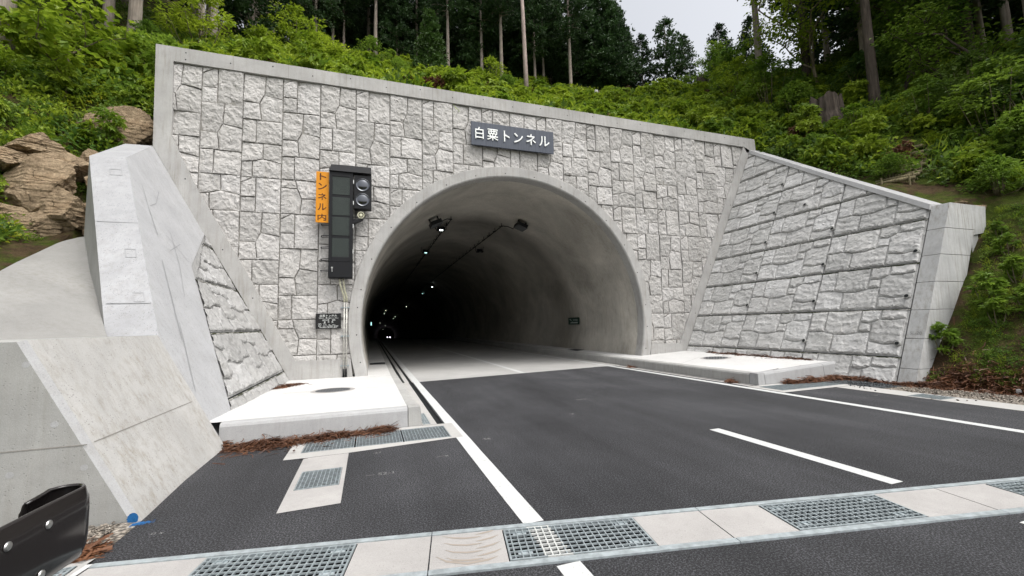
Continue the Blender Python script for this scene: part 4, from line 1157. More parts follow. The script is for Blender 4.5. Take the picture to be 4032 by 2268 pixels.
for z in (1.90, 1.20 - .02, .44):
    m = MB(); m.box(-4.79, -4.58, -.03, .06, z - .018, z + .018); m.box(-4.79, -4.58, -.072, -.066, z - .006, z + .006); m.build('clamp', M_GALV, t)

# ------------------------------------------------------------------ fittings inside the tunnel
def lampunit(p, label, on=True, lit=M_LAMP, group='tunnel lamps', detail=True):
    t = thing('tunnel_lamp', label, 'lamp', p, group)
    x, y, z = p
    if detail:
        m = MB(); m.hexa([(x - .17, y - .13, z - .02), (x + .17, y - .13, z - .02), (x + .17, y + .13, z - .02), (x - .17, y + .13, z - .02)], [(x - .13, y - .10, z + .12), (x + .13, y - .10, z + .12), (x + .13, y + .10, z + .12), (x - .13, y + .10, z + .12)])
        for k in range(6): m.box(x - .14 + k * .052, x - .125 + k * .052, y - .1, y + .1, z + .12, z + .16)
        hsg = m.build('housing', M_BLACKM, t)
        for sg in (-1, 1): MB().tube([(x + sg * .22, y, z + .30), (x + sg * .22, y, z + .03), (x + sg * .17, y, z + .03)], .014, 6).build('yoke', M_BLACKM, hsg)
    m = MB(); m.box(x - (.06 if detail else .04), x + (.06 if detail else .04), y - .135, y - .06, z - .04 if detail else z - .08, z - .012); m.build('diffuser', lit, t)
    return t
M_OFF = NT('mat_lamp_off').fin((.25, .27, .26), .4)
lampunit((-1.41, 5.1, 5.24), 'lit white lamp under the control box at the left of the tunnel crown', lit=M_LAMP)
lampunit((-1.38, 10.3, 5.22), 'lit cool lamp further in beside the left cable', lit=M_LAMPG)
lampunit((1.36, 9.6, 5.22), 'unlit lamp with looped cable beside the right cable', lit=M_OFF)
lampunit((1.54, 29.0, 5.2), 'lit white lamp where the right cable fades out', lit=M_LAMP)
lampunit((1.6, 37.3, 5.2), 'lit cool lamp just below the one where the right cable fades out', lit=M_LAMPG)
M_FAR = emit('mat_lamp_far', (.9, 1, .8), 1.8)
for px, py in [(1556, 1246), (1519, 1222), (1513, 1234), (1549, 1253), (1517, 1282), (1493, 1272), (1508, 1297), (1600, 1207)]:
    dx, dy = (px - 2016) / 1627.6, (py - 1134) / 1627.6
    d = Vector((cr[0] + 0, 0, 0))
    dv = Vector(cf) + Vector(cr) * dx + Vector(cdn) * dy
    # find where this sight line meets the lamp height on the bent tunnel axis
    best = None
    for yy in range(20, 245, 1):
        s_ = (yy - CAM.y) / dv.y; q = CAM + dv * s_; b0 = bend(0, yy, 5.2)
        e_ = abs(q.z - b0[2])
        if best is None or e_ < best[0]: best = (e_, yy, q.x, b0[2])
    lx = max(-2.2 + bend(0, best[1], 0)[0], min(2.6 + bend(0, best[1], 0)[0], best[2]))
    lampunit((lx, best[1], best[3]), 'tiny far lamp deep in the dark tunnel', lit=M_FAR, group='far lamps deep in the tunnel', detail=False)
t = thing('emergency_light', 'small upright lit emergency light on the left tunnel wall', 'emergency light', (-4.05, 30, 1.9))
MB().box(-4.13, -3.93, 29.9, 30.0, 1.45, 2.0).build('case', M_BLACKM, t); MB().box(-4.06, -4.0, 29.88, 29.899, 1.6, 1.9).build('diffuser', M_LAMPG, t)
def ctrlbox(c, tilt, label):
    t = thing('control_box', label, 'control box', c, 'control boxes under the tunnel crown', )
    ca, sa = math.cos(tilt), math.sin(tilt)
    def L(u, v, w): return (c[0] + u * ca - w * sa, c[1] + v, c[2] + u * sa + w * ca)
    def bx(mb, u0, u1, v0, v1, w0, w1):
        mb.hexa([L(u0, v0, w0), L(u1, v0, w0), L(u1, v1, w0), L(u0, v1, w0)], [L(u0, v0, w1), L(u1, v0, w1), L(u1, v1, w1), L(u0, v1, w1)])
    m = MB(); bx(m, -.20, .20, -.28, .28, -.07, .07); m.build('case', M_BLACKM, t)
    m = MB(); bx(m, -.21, .21, -.29, .29, -.085, -.071); m.build('lid', M_IRON, t)
    for u_ in (-.18, .14):
        m = MB(); bx(m, u_, u_ + .04, -.04, .04, .07, .45); m.build('hanger', M_BLACKM, t)
ctrlbox((-1.88, 3.35, 5.06), .42, 'dark control box hung left of the tunnel crown')
ctrlbox((1.52, 3.7, 5.22), -.36, 'dark control box hung right of the tunnel crown')
for sx, y0, lab in ((-1, 4.1, 'thin black cable run along the left of the crown'), (1, 4.75, 'thin black cable run along the right of the crown')):
    t = thing('cable_run', lab, 'cable', (sx * 1.15, 10, 5.5), 'cable runs along the tunnel crown')
    x = sx * 1.12 - .04
    MB().tube([bend(x, y, 5.46) for y in [y0, 6, 8, 10, 14, 18, 24, 32, 45, 60]], .022, 6).build('cable', M_BLACKM, t)
    m = MB(); xb_ = 1.35 if sx > 0 else -1.62
    m.tube([(x, y0, 5.46), (x + sx * .1, y0 - .05, 5.44), ((x + xb_) / 2, y0 - .35, 5.36), (xb_, y0 - .65, 5.2)], .018, 6); m.build('branch_cable', M_BLACKM, t)
    for k in range(14):
        y = y0 + .1 + k * .95; m = MB(); m.box(x - .10, x + .05, y - .012, y + .012, 5.45, 5.475); m.box(x - .01, x + .01, y - .012, y + .012, 5.47, 5.63); m.build('hanger', M_BLACKM, t)
t = thing('exit_sign', 'small dark green sign with a pale arrow on the right tunnel wall', 'sign', (4.2, 4.75, 1.45))
m = MB(); m.box(4.215, 4.235, 4.26, 5.23, 1.30, 1.595); m.build('panel', M_GREENSIGN, t)
m = MB(); xs_ = 4.2148
def yz(a, b): return (xs_, 5.23 - a * .97, 1.30 + b * .295)
m.add([yz(.12, .19), yz(.42, .45), yz(.42, .35), yz(.90, .36), yz(.90, .18)], [[0, 1, 2, 3, 4]])
m.build('arrow', M_SIGNGREY, t)
V, F = text_mesh('非常電話', 1, 0, .01); a, b_ = V.min(0), V.max(0)
m = MB(); m.add([yz(.46 + .44 * (x - a[0]) / (b_[0] - a[0]), .52 + .26 * (y - a[1]) / (b_[1] - a[1])) for x, y, _ in V], F)
m.add([yz(.10, .78), yz(.2, .84), yz(.3, .62), (yz(.34, .55)), yz(.26, .56), yz(.15, .74)], [[0, 1, 2, 3, 4, 5]])
m.build('lettering', M_SIGNGREY, t)
# oncoming car far inside
cx, cy, cz = bend(1.5, 206, 0)
t = thing('car', 'distant oncoming car with both headlights lit deep in the tunnel', 'car', (cx, cy, cz))
m = MB(); m.hexa([(cx - .85, cy, cz + .25), (cx + .85, cy, cz + .25), (cx + .85, cy + 4.2, cz + .25), (cx - .85, cy + 4.2, cz + .25)], [(cx - .82, cy + .05, cz + .85), (cx + .82, cy + .05, cz + .85), (cx + .82, cy + 4.1, cz + .95), (cx - .82, cy + 4.1, cz + .95)])
m.hexa([(cx - .78, cy + 1.1, cz + .88), (cx + .78, cy + 1.1, cz + .88), (cx + .78, cy + 3.9, cz + .95), (cx - .78, cy + 3.9, cz + .95)], [(cx - .62, cy + 1.8, cz + 1.48), (cx + .62, cy + 1.8, cz + 1.48), (cx + .62, cy + 3.5, cz + 1.48), (cx - .62, cy + 3.5, cz + 1.48)])
cbody = m.build('body', M_CARP, t, bevel=.05)
for sx in (-1, 1):
    m = MB(); m.disc((cx + sx * .6, cy - .002, cz + .66), (0, -1, 0), .13, .03, 14); m.build('headlight', M_HEAD, cbody)
    for yy in (.8, 3.3):
        m = MB(); m.disc((cx + sx * .86, cy + yy, cz + .31), (-sx, 0, 0), .31, .2, 18); m.build('wheel', M_TYRE, t)

# ------------------------------------------------------------------ guardrail end
t = thing('guardrail_end', 'dark brown curled guardrail end with pale bolt heads in the near left corner', 'guardrail', (-5.2, -9.6, .62))
path = [(-5.52, -13.0), (-5.43, -11.6), (-5.365, -10.5), (-5.315, -9.6), (-5.30, -9.34), (-5.288, -9.13), (-5.272, -8.96)]
arc = [(-5.272 - .072 + .072 * math.cos(R(a_)), -8.95 + .075 * math.sin(R(a_))) for a_ in range(0, 176, 11)]
back = [(-5.417, -8.99), (-5.422, -9.03)]
path = path + arc + back
prof = [(.768, 0), (.772, -.012), (.745, .012), (.738, .012), (.60, .014), (.49, .008), (.478, -.012)]
prof = [(.694, -.016), (.700, -.010), (.701, -.002), (.690, .004), (.668, .008), (.655, .014), (.60, .017), (.50, .017), (.45, .014), (.425, .006), (.405, .0), (.398, -.012)]
V = []; F = []
P2 = [Vector((x, y, 0)) for x, y in path]
for i, p in enumerate(P2):
    d = (P2[min(i + 1, len(P2) - 1)] - P2[max(i - 1, 0)]).normalized(); nn = Vector((d.y, -d.x, 0))
    frac = 0 if i < len(P2) - 3 else (i - len(P2) + 4) / 3
    for z, o_ in prof:
        zz_ = z if i < len(P2) - 3 else .398 + (z - .398) * (1 - .05 * frac)
        V.append((p.x + nn.x * o_, p.y + nn.y * o_, zz_))
k = len(prof)
for i in range(len(P2) - 1):
    for j in range(k - 1): F.append([i * k + j, i * k + j + 1, (i + 1) * k + j + 1, (i + 1) * k + j])
m = MB(); m.add(V, F); o = beam = m.build('beam', M_GUARD, t, smooth=True)
sol = o.modifiers.new('thickness', 'SOLIDIFY'); sol.thickness = .006; sol.offset = -1
for (y, z) in [(-9.15, .628), (-9.33, .632), (-9.17, .452), (-10.3, .60), (-10.3, .50)]:
    x = np.interp(y, [-13, -11.6, -10.5, -9.6, -9.34, -9.13, -8.96], [-5.52, -5.43, -5.365, -5.315, -5.30, -5.288, -5.272]) + .017
    m = MB(); n = 16; c = Vector((x, y, z)); V = []; F = []
    rr = [(.0165, 0), (.016, .003), (.013, .006), (.007, .008)]
    for j, (r_, h_) in enumerate(rr):
        V += [(c.x + h_, c.y + r_ * math.cos(2 * math.pi * q / n), c.z + r_ * math.sin(2 * math.pi * q / n)) for q in range(n)]
        if j: F += [[(j - 1) * n + q, (j - 1) * n + (q + 1) % n, j * n + (q + 1) % n, j * n + q] for q in range(n)]
    F.append([3 * n + q for q in range(n)]); m.add(V, F); m.build('bolt', M_STEEL, beam, smooth=True)
m = MB(); m.tube([(-5.43, -10.3, -.1), (-5.43, -10.3, .72)], .057, 16); m.build('post', M_GUARD, t, smooth=True)
# blue spray mark at the foot of the low wall
bp = MB(); n = 26
pts = [(-5.715 + .034 * math.cos(2 * math.pi * k / n) * (1 + .10 * math.sin(3 * k)), -7.462, .022 + .040 * math.sin(2 * math.pi * k / n)) for k in range(n)]
bp.add(pts, [list(range(n))])
br_ = random.Random(3)
for k in range(150):
    x = -5.69 + abs(br_.gauss(0, .06)); y = -7.53 + br_.gauss(0, .014) + (x + 5.69) * .12; r_ = br_.uniform(.002, .006)
    bp.add([(x + r_ * 1.6 * math.cos(a_ * 1.047), y + r_ * math.sin(a_ * 1.047), .0035 + k * 2e-6) for a_ in range(6)], [list(range(6))])
tag(bp.build('spray_mark', M_BLUEP), kind='structure')
# chalk survey marks on the asphalt
ck = MB()
def chalk(x, y, body, s, rot=0):
    V, F = text_mesh(body, s, 0); ca, sa = math.cos(rot), math.sin(rot)
    ck.add([(x + a_ * ca - b2 * sa, y + a_ * sa + b2 * ca, .003) for a_, b2, _ in V], F)
chalk(-3.98, -7.15, '— S2-1', .09, -.05); chalk(-3.35, -6.85, '—x', .09); chalk(-4.0, -6.45, '·27', .07); chalk(-5.45, -7.75, 'o x', .06, -.2); chalk(-1.2, -5.6, '·x', .12); chalk(-2.75, -6.4, '·56', .09); chalk(-.5, -4.6, 'ow·x', .1); chalk(4.2, -6.5, '·o—', .1)
tag(ck.build('chalk_mark', M_CHALK), kind='structure')

# ------------------------------------------------------------------ vegetation prototypes
def unit(a): return a / np.maximum(np.linalg.norm(a, axis=-1, keepdims=True), 1e-9)
def leaves(C, D, N, L, Wd, fold=.12):
    """diamond leaves: base C, direction D, normal N"""
    D = unit(D); S = unit(np.cross(D, N)); N = np.cross(S, D)
    L = L[:, None]; Wd = Wd[:, None]
    v0 = C; v1 = C + D * L * .45 + S * Wd * .5 + N * L * fold; v2 = C + D * L - N * L * .08; v3 = C + D * L * .45 - S * Wd * .5 + N * L * fold
    V = np.stack([v0, v1, v2, v3], 1).reshape(-1, 3); F = np.arange(len(C) * 4).reshape(-1, 4)
    return V, F
def rdir(n, g, up=0.0):
    d = g.normal(size=(n, 3)); d[:, 2] += up; return unit(d)
def leafmesh(name, parts, mat):
    V = []; F = []; T = []; o = 0
    for v, f, t in parts:
        V.append(v); F.append(f + o); T.append(t); o += len(v)
    return npmesh(name, np.concatenate(V), np.concatenate(F), mat, tone=np.concatenate(T))
def clump_mesh(name, n, r, flat, L, mat, seed, asp=.55, updir=.35):
    g = np.random.default_rng(seed)
    p = rdir(n, g) * (g.random((n, 1)) ** .45) * r; p[:, 2] = np.abs(p[:, 2]) * flat + .02
    d = unit(p + np.array([0, 0, .1])) * .8 + rdir(n, g) * .7; d[:, 2] *= .5
    nrm = rdir(n, g, 1.6 + updir)
    ll = L * (.6 + .8 * g.random(n))
    V, F = leaves(p, d, nrm, ll, ll * asp)
    return leafmesh(name, [(V, F, g.random(n))], mat)
def grass_mesh(name, n, r, h, mat, seed):
    g = np.random.default_rng(seed); P = []; o = 0
    b = np.stack([g.normal(size=n) * r * .5, g.normal(size=n) * r * .5, np.zeros(n)], 1)
    d = unit(np.stack([g.normal(size=n) * .5, g.normal(size=n) * .5, np.ones(n)], 1))
    ll = h * (.5 + g.random(n)); out = []
    for k in range(2):
        nr = rdir(n, g); V, F = leaves(b, d, nr, ll * (.62 if k == 0 else .55), ll * .06, .03)
        out.append((V, F, g.random(n)))
        b = b + d * (ll * .55)[:, None]; d = unit(d + np.array([0, 0, -.55]) + g.normal(size=(n, 3)) * .15)
    return leafmesh(name, out, mat)
def bush_parts(seed, n, rx, h, L, asp, mat, airy=0.0, stems=5, name='bush'):
    """foliage mesh of clusters round branch tips + stem mesh"""
    g = np.random.default_rng(seed); sb = MB(); parts = []
    ncl = max(14, n // 42)
    for i in range(ncl):
        a = g.random() * 6.283; t = g.random() ** .6; zf_ = g.random() ** .8
        prof_ = math.sin(min(1, zf_ * .85 + .18) * math.pi) ** .6
        c = np.array([math.cos(a) * t * rx * prof_, math.sin(a) * t * rx * prof_, h * (.12 + .86 * zf_)])
        m_ = 42; cr_ = rx * (.24 if airy else .30) * (.7 + .6 * g.random())
        p = rdir(m_, g) * (g.random((m_, 1)) ** .4) * cr_; p[:, 2] *= .45 if airy else .7
        d = unit(p) * .7 + rdir(m_, g) * .6 + unit(c * np.array([1, 1, 0]))[None] * .4; d[:, 2] = d[:, 2] * .5 - .12
        ll = L * (.6 + .8 * g.random(m_)); V, F = leaves(p + c, d, rdir(m_, g, 2.2), ll, ll * asp)
        parts.append((V, F, np.clip(g.random() * .6 + g.random(m_) * .4, 0, 1)))
        if i % 3 == 0:
            b0 = np.array([math.cos(a) * .08 * rx, math.sin(a) * .08 * rx, -.1]); mid = b0 * .4 + c * .6 + np.array([0, 0, -.12 * h])
            sb.tube([b0, mid, c], [.018 * h ** .5 + .004, .011, .004], 5)
    return leafmesh(name + '_foliage', parts, mat), sb
def tubes_mesh(sb, name, mat): return npmesh(name, np.array(sb.v), sb.f, mat, smooth=True)

def cedar_meshes(seed, Hh, z0, Rm, nb, mat, tuft=.24, per=15, rpow=.75, trunk_r=.17, gap=0.0, lean=0.0, tip=1.0, barkm=None):
    g = np.random.default_rng(seed); parts = []; tb_ = MB()
    def ax_(z): return np.array([lean * z / Hh * .5 * math.sin(z * .2 + seed), lean * z / Hh * math.cos(z * .15 + seed), z])
    zs = np.linspace(-.6, Hh * .97, 12)
    tb_.tube([ax_(z) for z in zs], [max(.02, trunk_r * (1.25 if z < 0 else 1) * (1 - z / Hh * .86)) for z in zs], 10)
    for i in range(nb):
        f = g.random() ** .9; z = z0 + (Hh - z0) * f
        R_ = Rm * ((1 - f) ** rpow * .93 + .07) * (.65 + .5 * g.random()) * min(1, .45 + f * 4)
        a = g.random() * 6.283; dirh = np.array([math.cos(a), math.sin(a), 0])
        b0 = ax_(z); rise = .10 + .35 * f
        tipp = b0 + dirh * R_ + np.array([0, 0, R_ * (rise - .25)])
        if i % 2 == 0: tb_.tube([b0, (b0 + tipp) / 2 + np.array([0, 0, .08 * R_]), tipp], [.035 * (1 - f) + .012, .02, .006], 4, cap=False)
        m_ = int(per * (.8 + R_ * .9))
        t = .25 + .75 * g.random(m_) ** .75
        if gap: t = .45 + .55 * t
        p = b0 + (tipp - b0)[None] * t[:, None] + np.array([0, 0, 1.0])[None] * (np.sin(t * math.pi) * .08 * R_)[:, None]
        p = p + g.normal(size=(m_, 3)) * np.array([.16, .16, .11]) * (.5 + .35 * R_)
        d = unit(dirh)[None] * .8 + g.normal(size=(m_, 3)) * .55 + np.array([0, 0, .25])
        ll = tuft * (.6 + .8 * g.random(m_)); tone_c = g.random() * .6
        for k in range(3):
            dd = d + g.normal(size=(m_, 3)) * .45
            V, F = leaves(p, dd, rdir(m_, g, .8), ll, ll * .42, .05)
            parts.append((V, F, np.clip(tone_c + g.random(m_) * .4, 0, 1)))
    return leafmesh('cedar_foliage', parts, mat), tubes_mesh(tb_, 'cedar_trunk', barkm or M_BARK)
def broad_meshes(seed, Hh, Rm, nleaf, L, mat, trunk_r=.09, z0=.35, barkm=None, asp=.6):
    """open broad-leaved tree: forked limbs carrying flattened leaf sprays"""
    g = np.random.default_rng(seed); tb_ = MB(); tips = []
    def grow(p, d, ln, r, lev):
        n = 4; pts = [p]; q = p.copy(); dd = d.copy()
        for k in range(n):
            dd = unit(dd + g.normal(size=3) * .13 + np.array([0, 0, .05])); q = q + dd * ln / n; pts.append(q.copy())
        tb_.tube(pts, [r * (1 - .45 * k / n) for k in range(n + 1)], 6, cap=False)
        if lev >= 1: tips.extend(pts[2:])
        if lev < 3:
            for k in range(3 if lev else 4):
                a = g.random() * 6.283; s_ = .75 + .3 * g.random()
                nd = unit(dd * .75 + np.array([math.cos(a), math.sin(a), .12]) * s_)
                grow(pts[-1] if k < 2 else pts[2], nd, ln * (.62 + .2 * g.random()) * (Rm / Hh * 1.5 if lev else 1), r * .55, lev + 1)
    grow(np.array([0, 0, -.3]), np.array([0, 0, 1.0]), Hh * .48, trunk_r, 0)
    tips = np.array(tips); parts = []
    m_ = max(6, nleaf // len(tips))
    for c in tips:
        p = rdir(m_, g) * (g.random((m_, 1)) ** .5) * Rm * .22; p[:, 2] *= .3
        d = unit(p) * .7 + rdir(m_, g) * .5; d[:, 2] = d[:, 2] * .4 - .15
        ll = L * (.6 + .7 * g.random(m_)); V, F = leaves(p + c, d, rdir(m_, g, 2.6), ll, ll * asp)
        parts.append((V, F, np.clip(g.random() * .5 + g.random(m_) * .5, 0, 1)))
    return leafmesh('broad_foliage', parts, mat), tubes_mesh(tb_, 'broad_trunk', barkm or M_TWIG)

def plant(name, label, cat, meshes, x, y, group=None, s=1.0, rz=None, z=None, names=('crown', 'trunk'), sz=None):
    zb = float(H(x, y)) if z is None else z
    r = thing(name, label, cat, (x, y, zb), group, random.random() * 6.28 if rz is None else rz)
    r.scale = (s, s, sz or s)
    for me_, nm in zip(meshes, names): link(nm, me_, r)
    return r

CED = [cedar_meshes(1, 17, 5.2, 2.5, 150, L_CEDAR), cedar_meshes(2, 19, 6.5, 2.6, 150, L_CEDAR, trunk_r=.19), cedar_meshes(3, 15, 3.6, 2.3, 150, L_CEDAR, trunk_r=.15)]
CEDLOW = [cedar_meshes(4, 14, .8, 2.6, 240, L_CEDAR, trunk_r=.17), cedar_meshes(5, 12, .4, 2.4, 230, L_CEDAR, trunk_r=.15)]
CEDEDGE = cedar_meshes(6, 12.5, .3, 3.3, 420, L_CEDAR, tuft=.26, per=17, trunk_r=.2)
CEDSMALL = cedar_meshes(7, 6.8, 1.0, 1.75, 120, L_CEDAR, tuft=.2, per=13, trunk_r=.1, rpow=.6)
CONE = cedar_meshes(8, 5.4, .0, 1.55, 330, L_YOUNG, tuft=.17, per=13, trunk_r=.08, rpow=.8)
BIG = [cedar_meshes(9, 20, 7.5, 3.2, 150, L_CEDAR, trunk_r=.23, barkm=M_BARKD), cedar_meshes(10, 18, 6.0, 3.2, 160, L_CEDAR, trunk_r=.22, barkm=M_BARKD)]
G_FOREST = 'cedars massed in the dark forest above the portal'
def cedar(k, x, y, label, group=None, s=1.0): return plant('cedar_tree', label, 'tree', k, x, y, group, s)
# trunks one can tell apart, left to right
cedar(cedar_meshes(12, 20, 7.5, 3.0, 120, L_CEDAR, trunk_r=.30), -12.45, 1.25, 'thick pale grey cedar trunk rising from bushes left of the sapling', s=.85)
for a in [(CED[1], -13.99, 8.28, 'pale cedar trunk behind the broad-leaved sapling, right of the thick one', 1.0), (CED[1], -12.5, 6.9, 'cedar trunk standing behind the bushes nearest the left corner of the portal', 1.15),
          (CED[0], -11.30, 9.40, 'slim cedar, left one of a close pair above the portal corner', .9), (CED[1], -10.95, 9.75, 'slim cedar, right one of a close pair above the portal corner', .95),
          (CED[0], -11.75, 19.6, 'light brown cedar trunk, left one of three close together above the left coping', 1.0), (CED[1], -11.25, 20.6, 'grey cedar trunk, middle one of three close together above the left coping', .9), (CED[1], -10.95, 20.7, 'light brown cedar trunk, right one of three close together above the left coping', 1.05),
          (CED[2], -8.2, 21.6, 'thin dim cedar behind the bright bush on the left of the coping', .9), (CED[2], -7.4, 26.6, 'thin cedar trunk, left one of two behind the second bright bush', .95), (CED[2], -6.5, 26.7, 'thin cedar trunk, right one of two behind the second bright bush', .85),
          (CED[0], -3.8, 24.6, 'straight grey cedar trunk left of the young conifer', 1.0), (CED[1], 2.1, 22.1, 'tall pale cedar trunk right beside the young conifer', .9), (CED[0], 4.9, 21.4, 'cedar trunk rising behind the low bush above the name board', .9),
          (CED[1], 6.3, 20.2, 'reddish cedar trunk just left of the tallest pale bare trunk', .9), (CED[2], 9.4, 20.3, 'thin cedar between the tall pale trunk and the forked pair', .85), (CED[0], 10.7, 21.4, 'thin shaded cedar, left one of the pair above the name board end', .8), (CED[0], 12.0, 18.7, 'pale brown cedar, right one of the pair before the sky gap', .95)]:
    cedar(a[0], a[1], a[2], a[3], s=a[4])
# the tall bare pale trunk
t = thing('cedar_tree', 'tallest bare pale pinkish cedar trunk with hardly a branch above the coping', 'tree', (7.05, 16.5, float(H(7.05, 16.5))))
m = MB(); m.tube([(7.05, 16.5, 17.6), (7.0, 16.5, 21), (6.92, 16.5, 25), (6.8, 16.55, 30)], [.19, .165, .14, .10], 10); m.build('trunk', bark('mat_pink_bark', (.30, .235, .205), (.47, .39, .35)), t, smooth=True)
cr_me = cedar_meshes(31, 6, 1.2, 1.8, 60, L_CEDAR, trunk_r=.09)[0]; o = link('crown', cr_me, t); o.location = (-.25, 0, 10.2)
cedar(CEDEDGE, 16.3, 20.6, 'broad full dark cedar at the left of the sky gap, foliage to the ground', s=1.0)
cedar(CEDEDGE, 19.3, 22.8, 'tall full cedar just behind and right of the broad one at the sky gap', s=.86)
cedar(CEDSMALL, 22.1, 18.6, 'small rounded cedar with gaps standing alone in the sky gap', s=1.05)
cedar(CEDSMALL, 20.3, 19.9, 'small dark cedar at the foot of the sky gap beside the broad one', s=.86)
cedar(CEDLOW[1], 18.3, 20.4, 'dense mid sized cedar tucked against the right side of the broad one', s=.72)
cedar(CEDSMALL, 25.6, 15.8, 'small dark cedar behind the pale broad-leaved tree in the sky gap', s=.88)
cedar(CEDSMALL, 26.3, 13.2, 'dark cedar top showing above the pale broad-leaved tree', s=.9)
cedar(CEDSMALL, 24.0, 18.4, 'low dark cedar between the lone rounded cedar and the broad-leaved tree', s=.84)
plant('conifer', 'young bright green cone shaped conifer above the coping', 'tree', CONE, .15, 19.0, s=1.0, sz=1.08)
cedar(CED[1], 17.9, 6.0, 'slender brown cedar trunk at the right side of the sky gap', s=1.12)
cedar(BIG[1], 15.9, 2.0, 'thick brown cedar trunk above the old stump', s=.86)
cedar(BIG[0], 13.55, -1.9, 'thick dark cedar trunk just right of the old stump', s=.8)
cedar(BIG[0], 16.0, -2.5, 'thick cedar trunk, left one of the two at the upper right', s=.95)
cedar(BIG[1], 16.6, -3.3, 'thick cedar trunk, right one of the two at the upper right', s=.9)
# massed forest
fr_ = random.Random(4); placed = [(o.location.x, o.location.y) for o in COL.objects if o.name.startswith('cedar_tree')]
def fill(n, x0, x1, y0, y1, kinds, s0, s1, md=1.7, ok=lambda x, y: True):
    c = 0; tries = 0
    while c < n and tries < 4000:
        tries += 1; x = fr_.uniform(x0, x1); y = fr_.uniform(y0, y1)
        if not ok(x, y) or any((x - a) ** 2 + (y - b_) ** 2 < md * md for a, b_ in placed): continue
        placed.append((x, y)); c += 1
        cedar(fr_.choice(kinds), x, y, 'slender dark cedar massed among its neighbours in the forest', G_FOREST, fr_.uniform(s0, s1))
def bearing(x, y): return (x - CAM.x) / (y - CAM.y) if y > CAM.y + .1 else 99
fill(46, -36, -11, 13, 40, CED + CEDLOW, .85, 1.15, 2.0, lambda x, y: bearing(x, y) < -.2)
fill(20, -34, -15.5, 3, 14, CED, .85, 1.1, 2.2)
fill(40, -11, 15, 26, 40, CEDLOW + CED, .8, 1.1, 1.9, lambda x, y: bearing(x, y) < .53)
fill(14, 5, 17, 23, 30, CEDLOW, .75, 1.0, 1.7, lambda x, y: bearing(x, y) < .60)
fill(34, 19, 40, -8, 9, CED + CEDLOW, .85, 1.1, 2.1, lambda x, y: bearing(x, y) > 1.33)
fill(8, 14, 20, -8, 3, CED, .7, .9, 1.8, lambda x, y: bearing(x, y) > 1.5)

# broad-leaved trees and bushes
BUSH = {}
for k, mt in (('bright', L_BRIGHT), ('mid', L_MID), ('dark', L_DARK), ('yellow', L_YEL)):
    f1, s1 = bush_parts(20 + len(BUSH), 2300, 1.0, 1.5, .13, .55, mt); s1 = tubes_mesh(s1, 'bush_stems', M_TWIG)
    f2, s2 = bush_parts(40 + len(BUSH), 2000, 1.1, 2.2, .12, .5, mt, airy=1); s2 = tubes_mesh(s2, 'bush_stems', M_TWIG)
    BUSH[k] = ((f1, s1), (f2, s2))
def bush(kind, ty, x, y, label, s=1.0, group=None, sz=None, dz=0):
    return plant('bush', label, 'bush', BUSH[kind][ty], x, y, group, s, names=('foliage', 'stems'), sz=sz, z=float(H(x, y)) + dz)
SAP = broad_meshes(51, 3.4, 1.7, 230, .19, L_BRIGHT, .045, asp=.9)
plant('sapling', 'broad-leaved sapling with big drooping leaves above the rock outcrop', 'sapling', SAP, -10.75, .55, s=.88, rz=.6, names=('crown', 'trunk'))
bush('yellow', 1, -11.5, 2.0, 'yellow leaved bush behind the big leaved sapling', .6)
bush('yellow', 0, -10.6, 1.6, 'small yellowish bush just right of the sapling stem', .5)
bush('bright', 0, -12.0, .5, 'bright bush below the thick pale trunk', .6)
bush('mid', 0, -13.3, 2.9, 'green bush round the foot of the thick pale trunk', .6)
bush('mid', 1, -12.0, 6.6, 'layered leafy bush filling the gap left of the portal corner', .6)
bush('bright', 1, -10.9, 8.3, 'tall airy maple-like bush above the left corner of the portal', 1.3)
bush('mid', 1, -11.9, 10.4, 'dim tall bush behind the airy maple-like one', .7)
bush('mid', 0, -9.6, 2.2, 'round green bush tucked behind the left portal edge', .9)
bush('bright', 0, -9.9, 13.6, 'bright rounded bush peeping over the left end of the coping', 1.2)
bush('bright', 1, -8.7, 16.6, 'big bright green bush on the skyline left of the coping', 1.7)
bush('bright', 0, -7.4, 15.6, 'bright low bush right below the big bright one', 1.4)
bush('bright', 0, -6.2, 14.6, 'yellow green spreading bush at the coping, left of centre', 1.2)
bush('mid', 1, -4.1, 20.0, 'green bush in front of the grey trunk left of the young conifer', 1.25)
bush('mid', 0, -2.5, 15.5, 'leafy bush between the grey trunk and the young conifer', 1.0)
bush('bright', 0, -.6, 13.0, 'low bright bush in front of the young conifer', .9)
bush('bright', 1, 4.6, 17.6, 'light green bush above the name board', 1.25)
bush('mid', 0, 5.7, 17.0, 'green bush just right of the light one above the name board', .9)
bush('bright', 0, 11.8, 16.0, 'small bright bush beside the white marker post', .6)
bush('bright', 0, 13.4, 15.4, 'small bright bush right of the white marker post', .65)
BT = broad_meshes(61, 6.4, 3.0, 2600, .22, L_MID, .11, barkm=M_BARKD)
plant('broadleaf_tree', 'pale green broad-leaved tree at the right of the sky gap', 'tree', BT, 22.3, 12.0, s=.72, rz=1.0)
plant('broadleaf_tree', 'darker twiggy broad-leaved tree with its top against the sky', 'tree', BT, 23.4, 14.0, s=.72, rz=3.0)
MT = broad_meshes(71, 7.5, 3.6, 3600, .17, L_BRIGHT, .09)
plant('maple_tree', 'bright green maple spray hanging at the top right of the sky gap', 'tree', MT, 15.0, .9, s=.95, rz=.4)
MT2 = broad_meshes(72, 6.0, 3.2, 3400, .16, L_MID, .10, barkm=M_BARKD)
plant('maple_tree', 'leafy maple in the shade between the two thick trunks', 'tree', MT2, 14.4, -2.2, s=.85, rz=2.0)
plant('maple_tree', 'leafy maple lowest on the right, below the two thick trunks', 'tree', MT2, 14.8, -4.9, s=.85, rz=4.0)
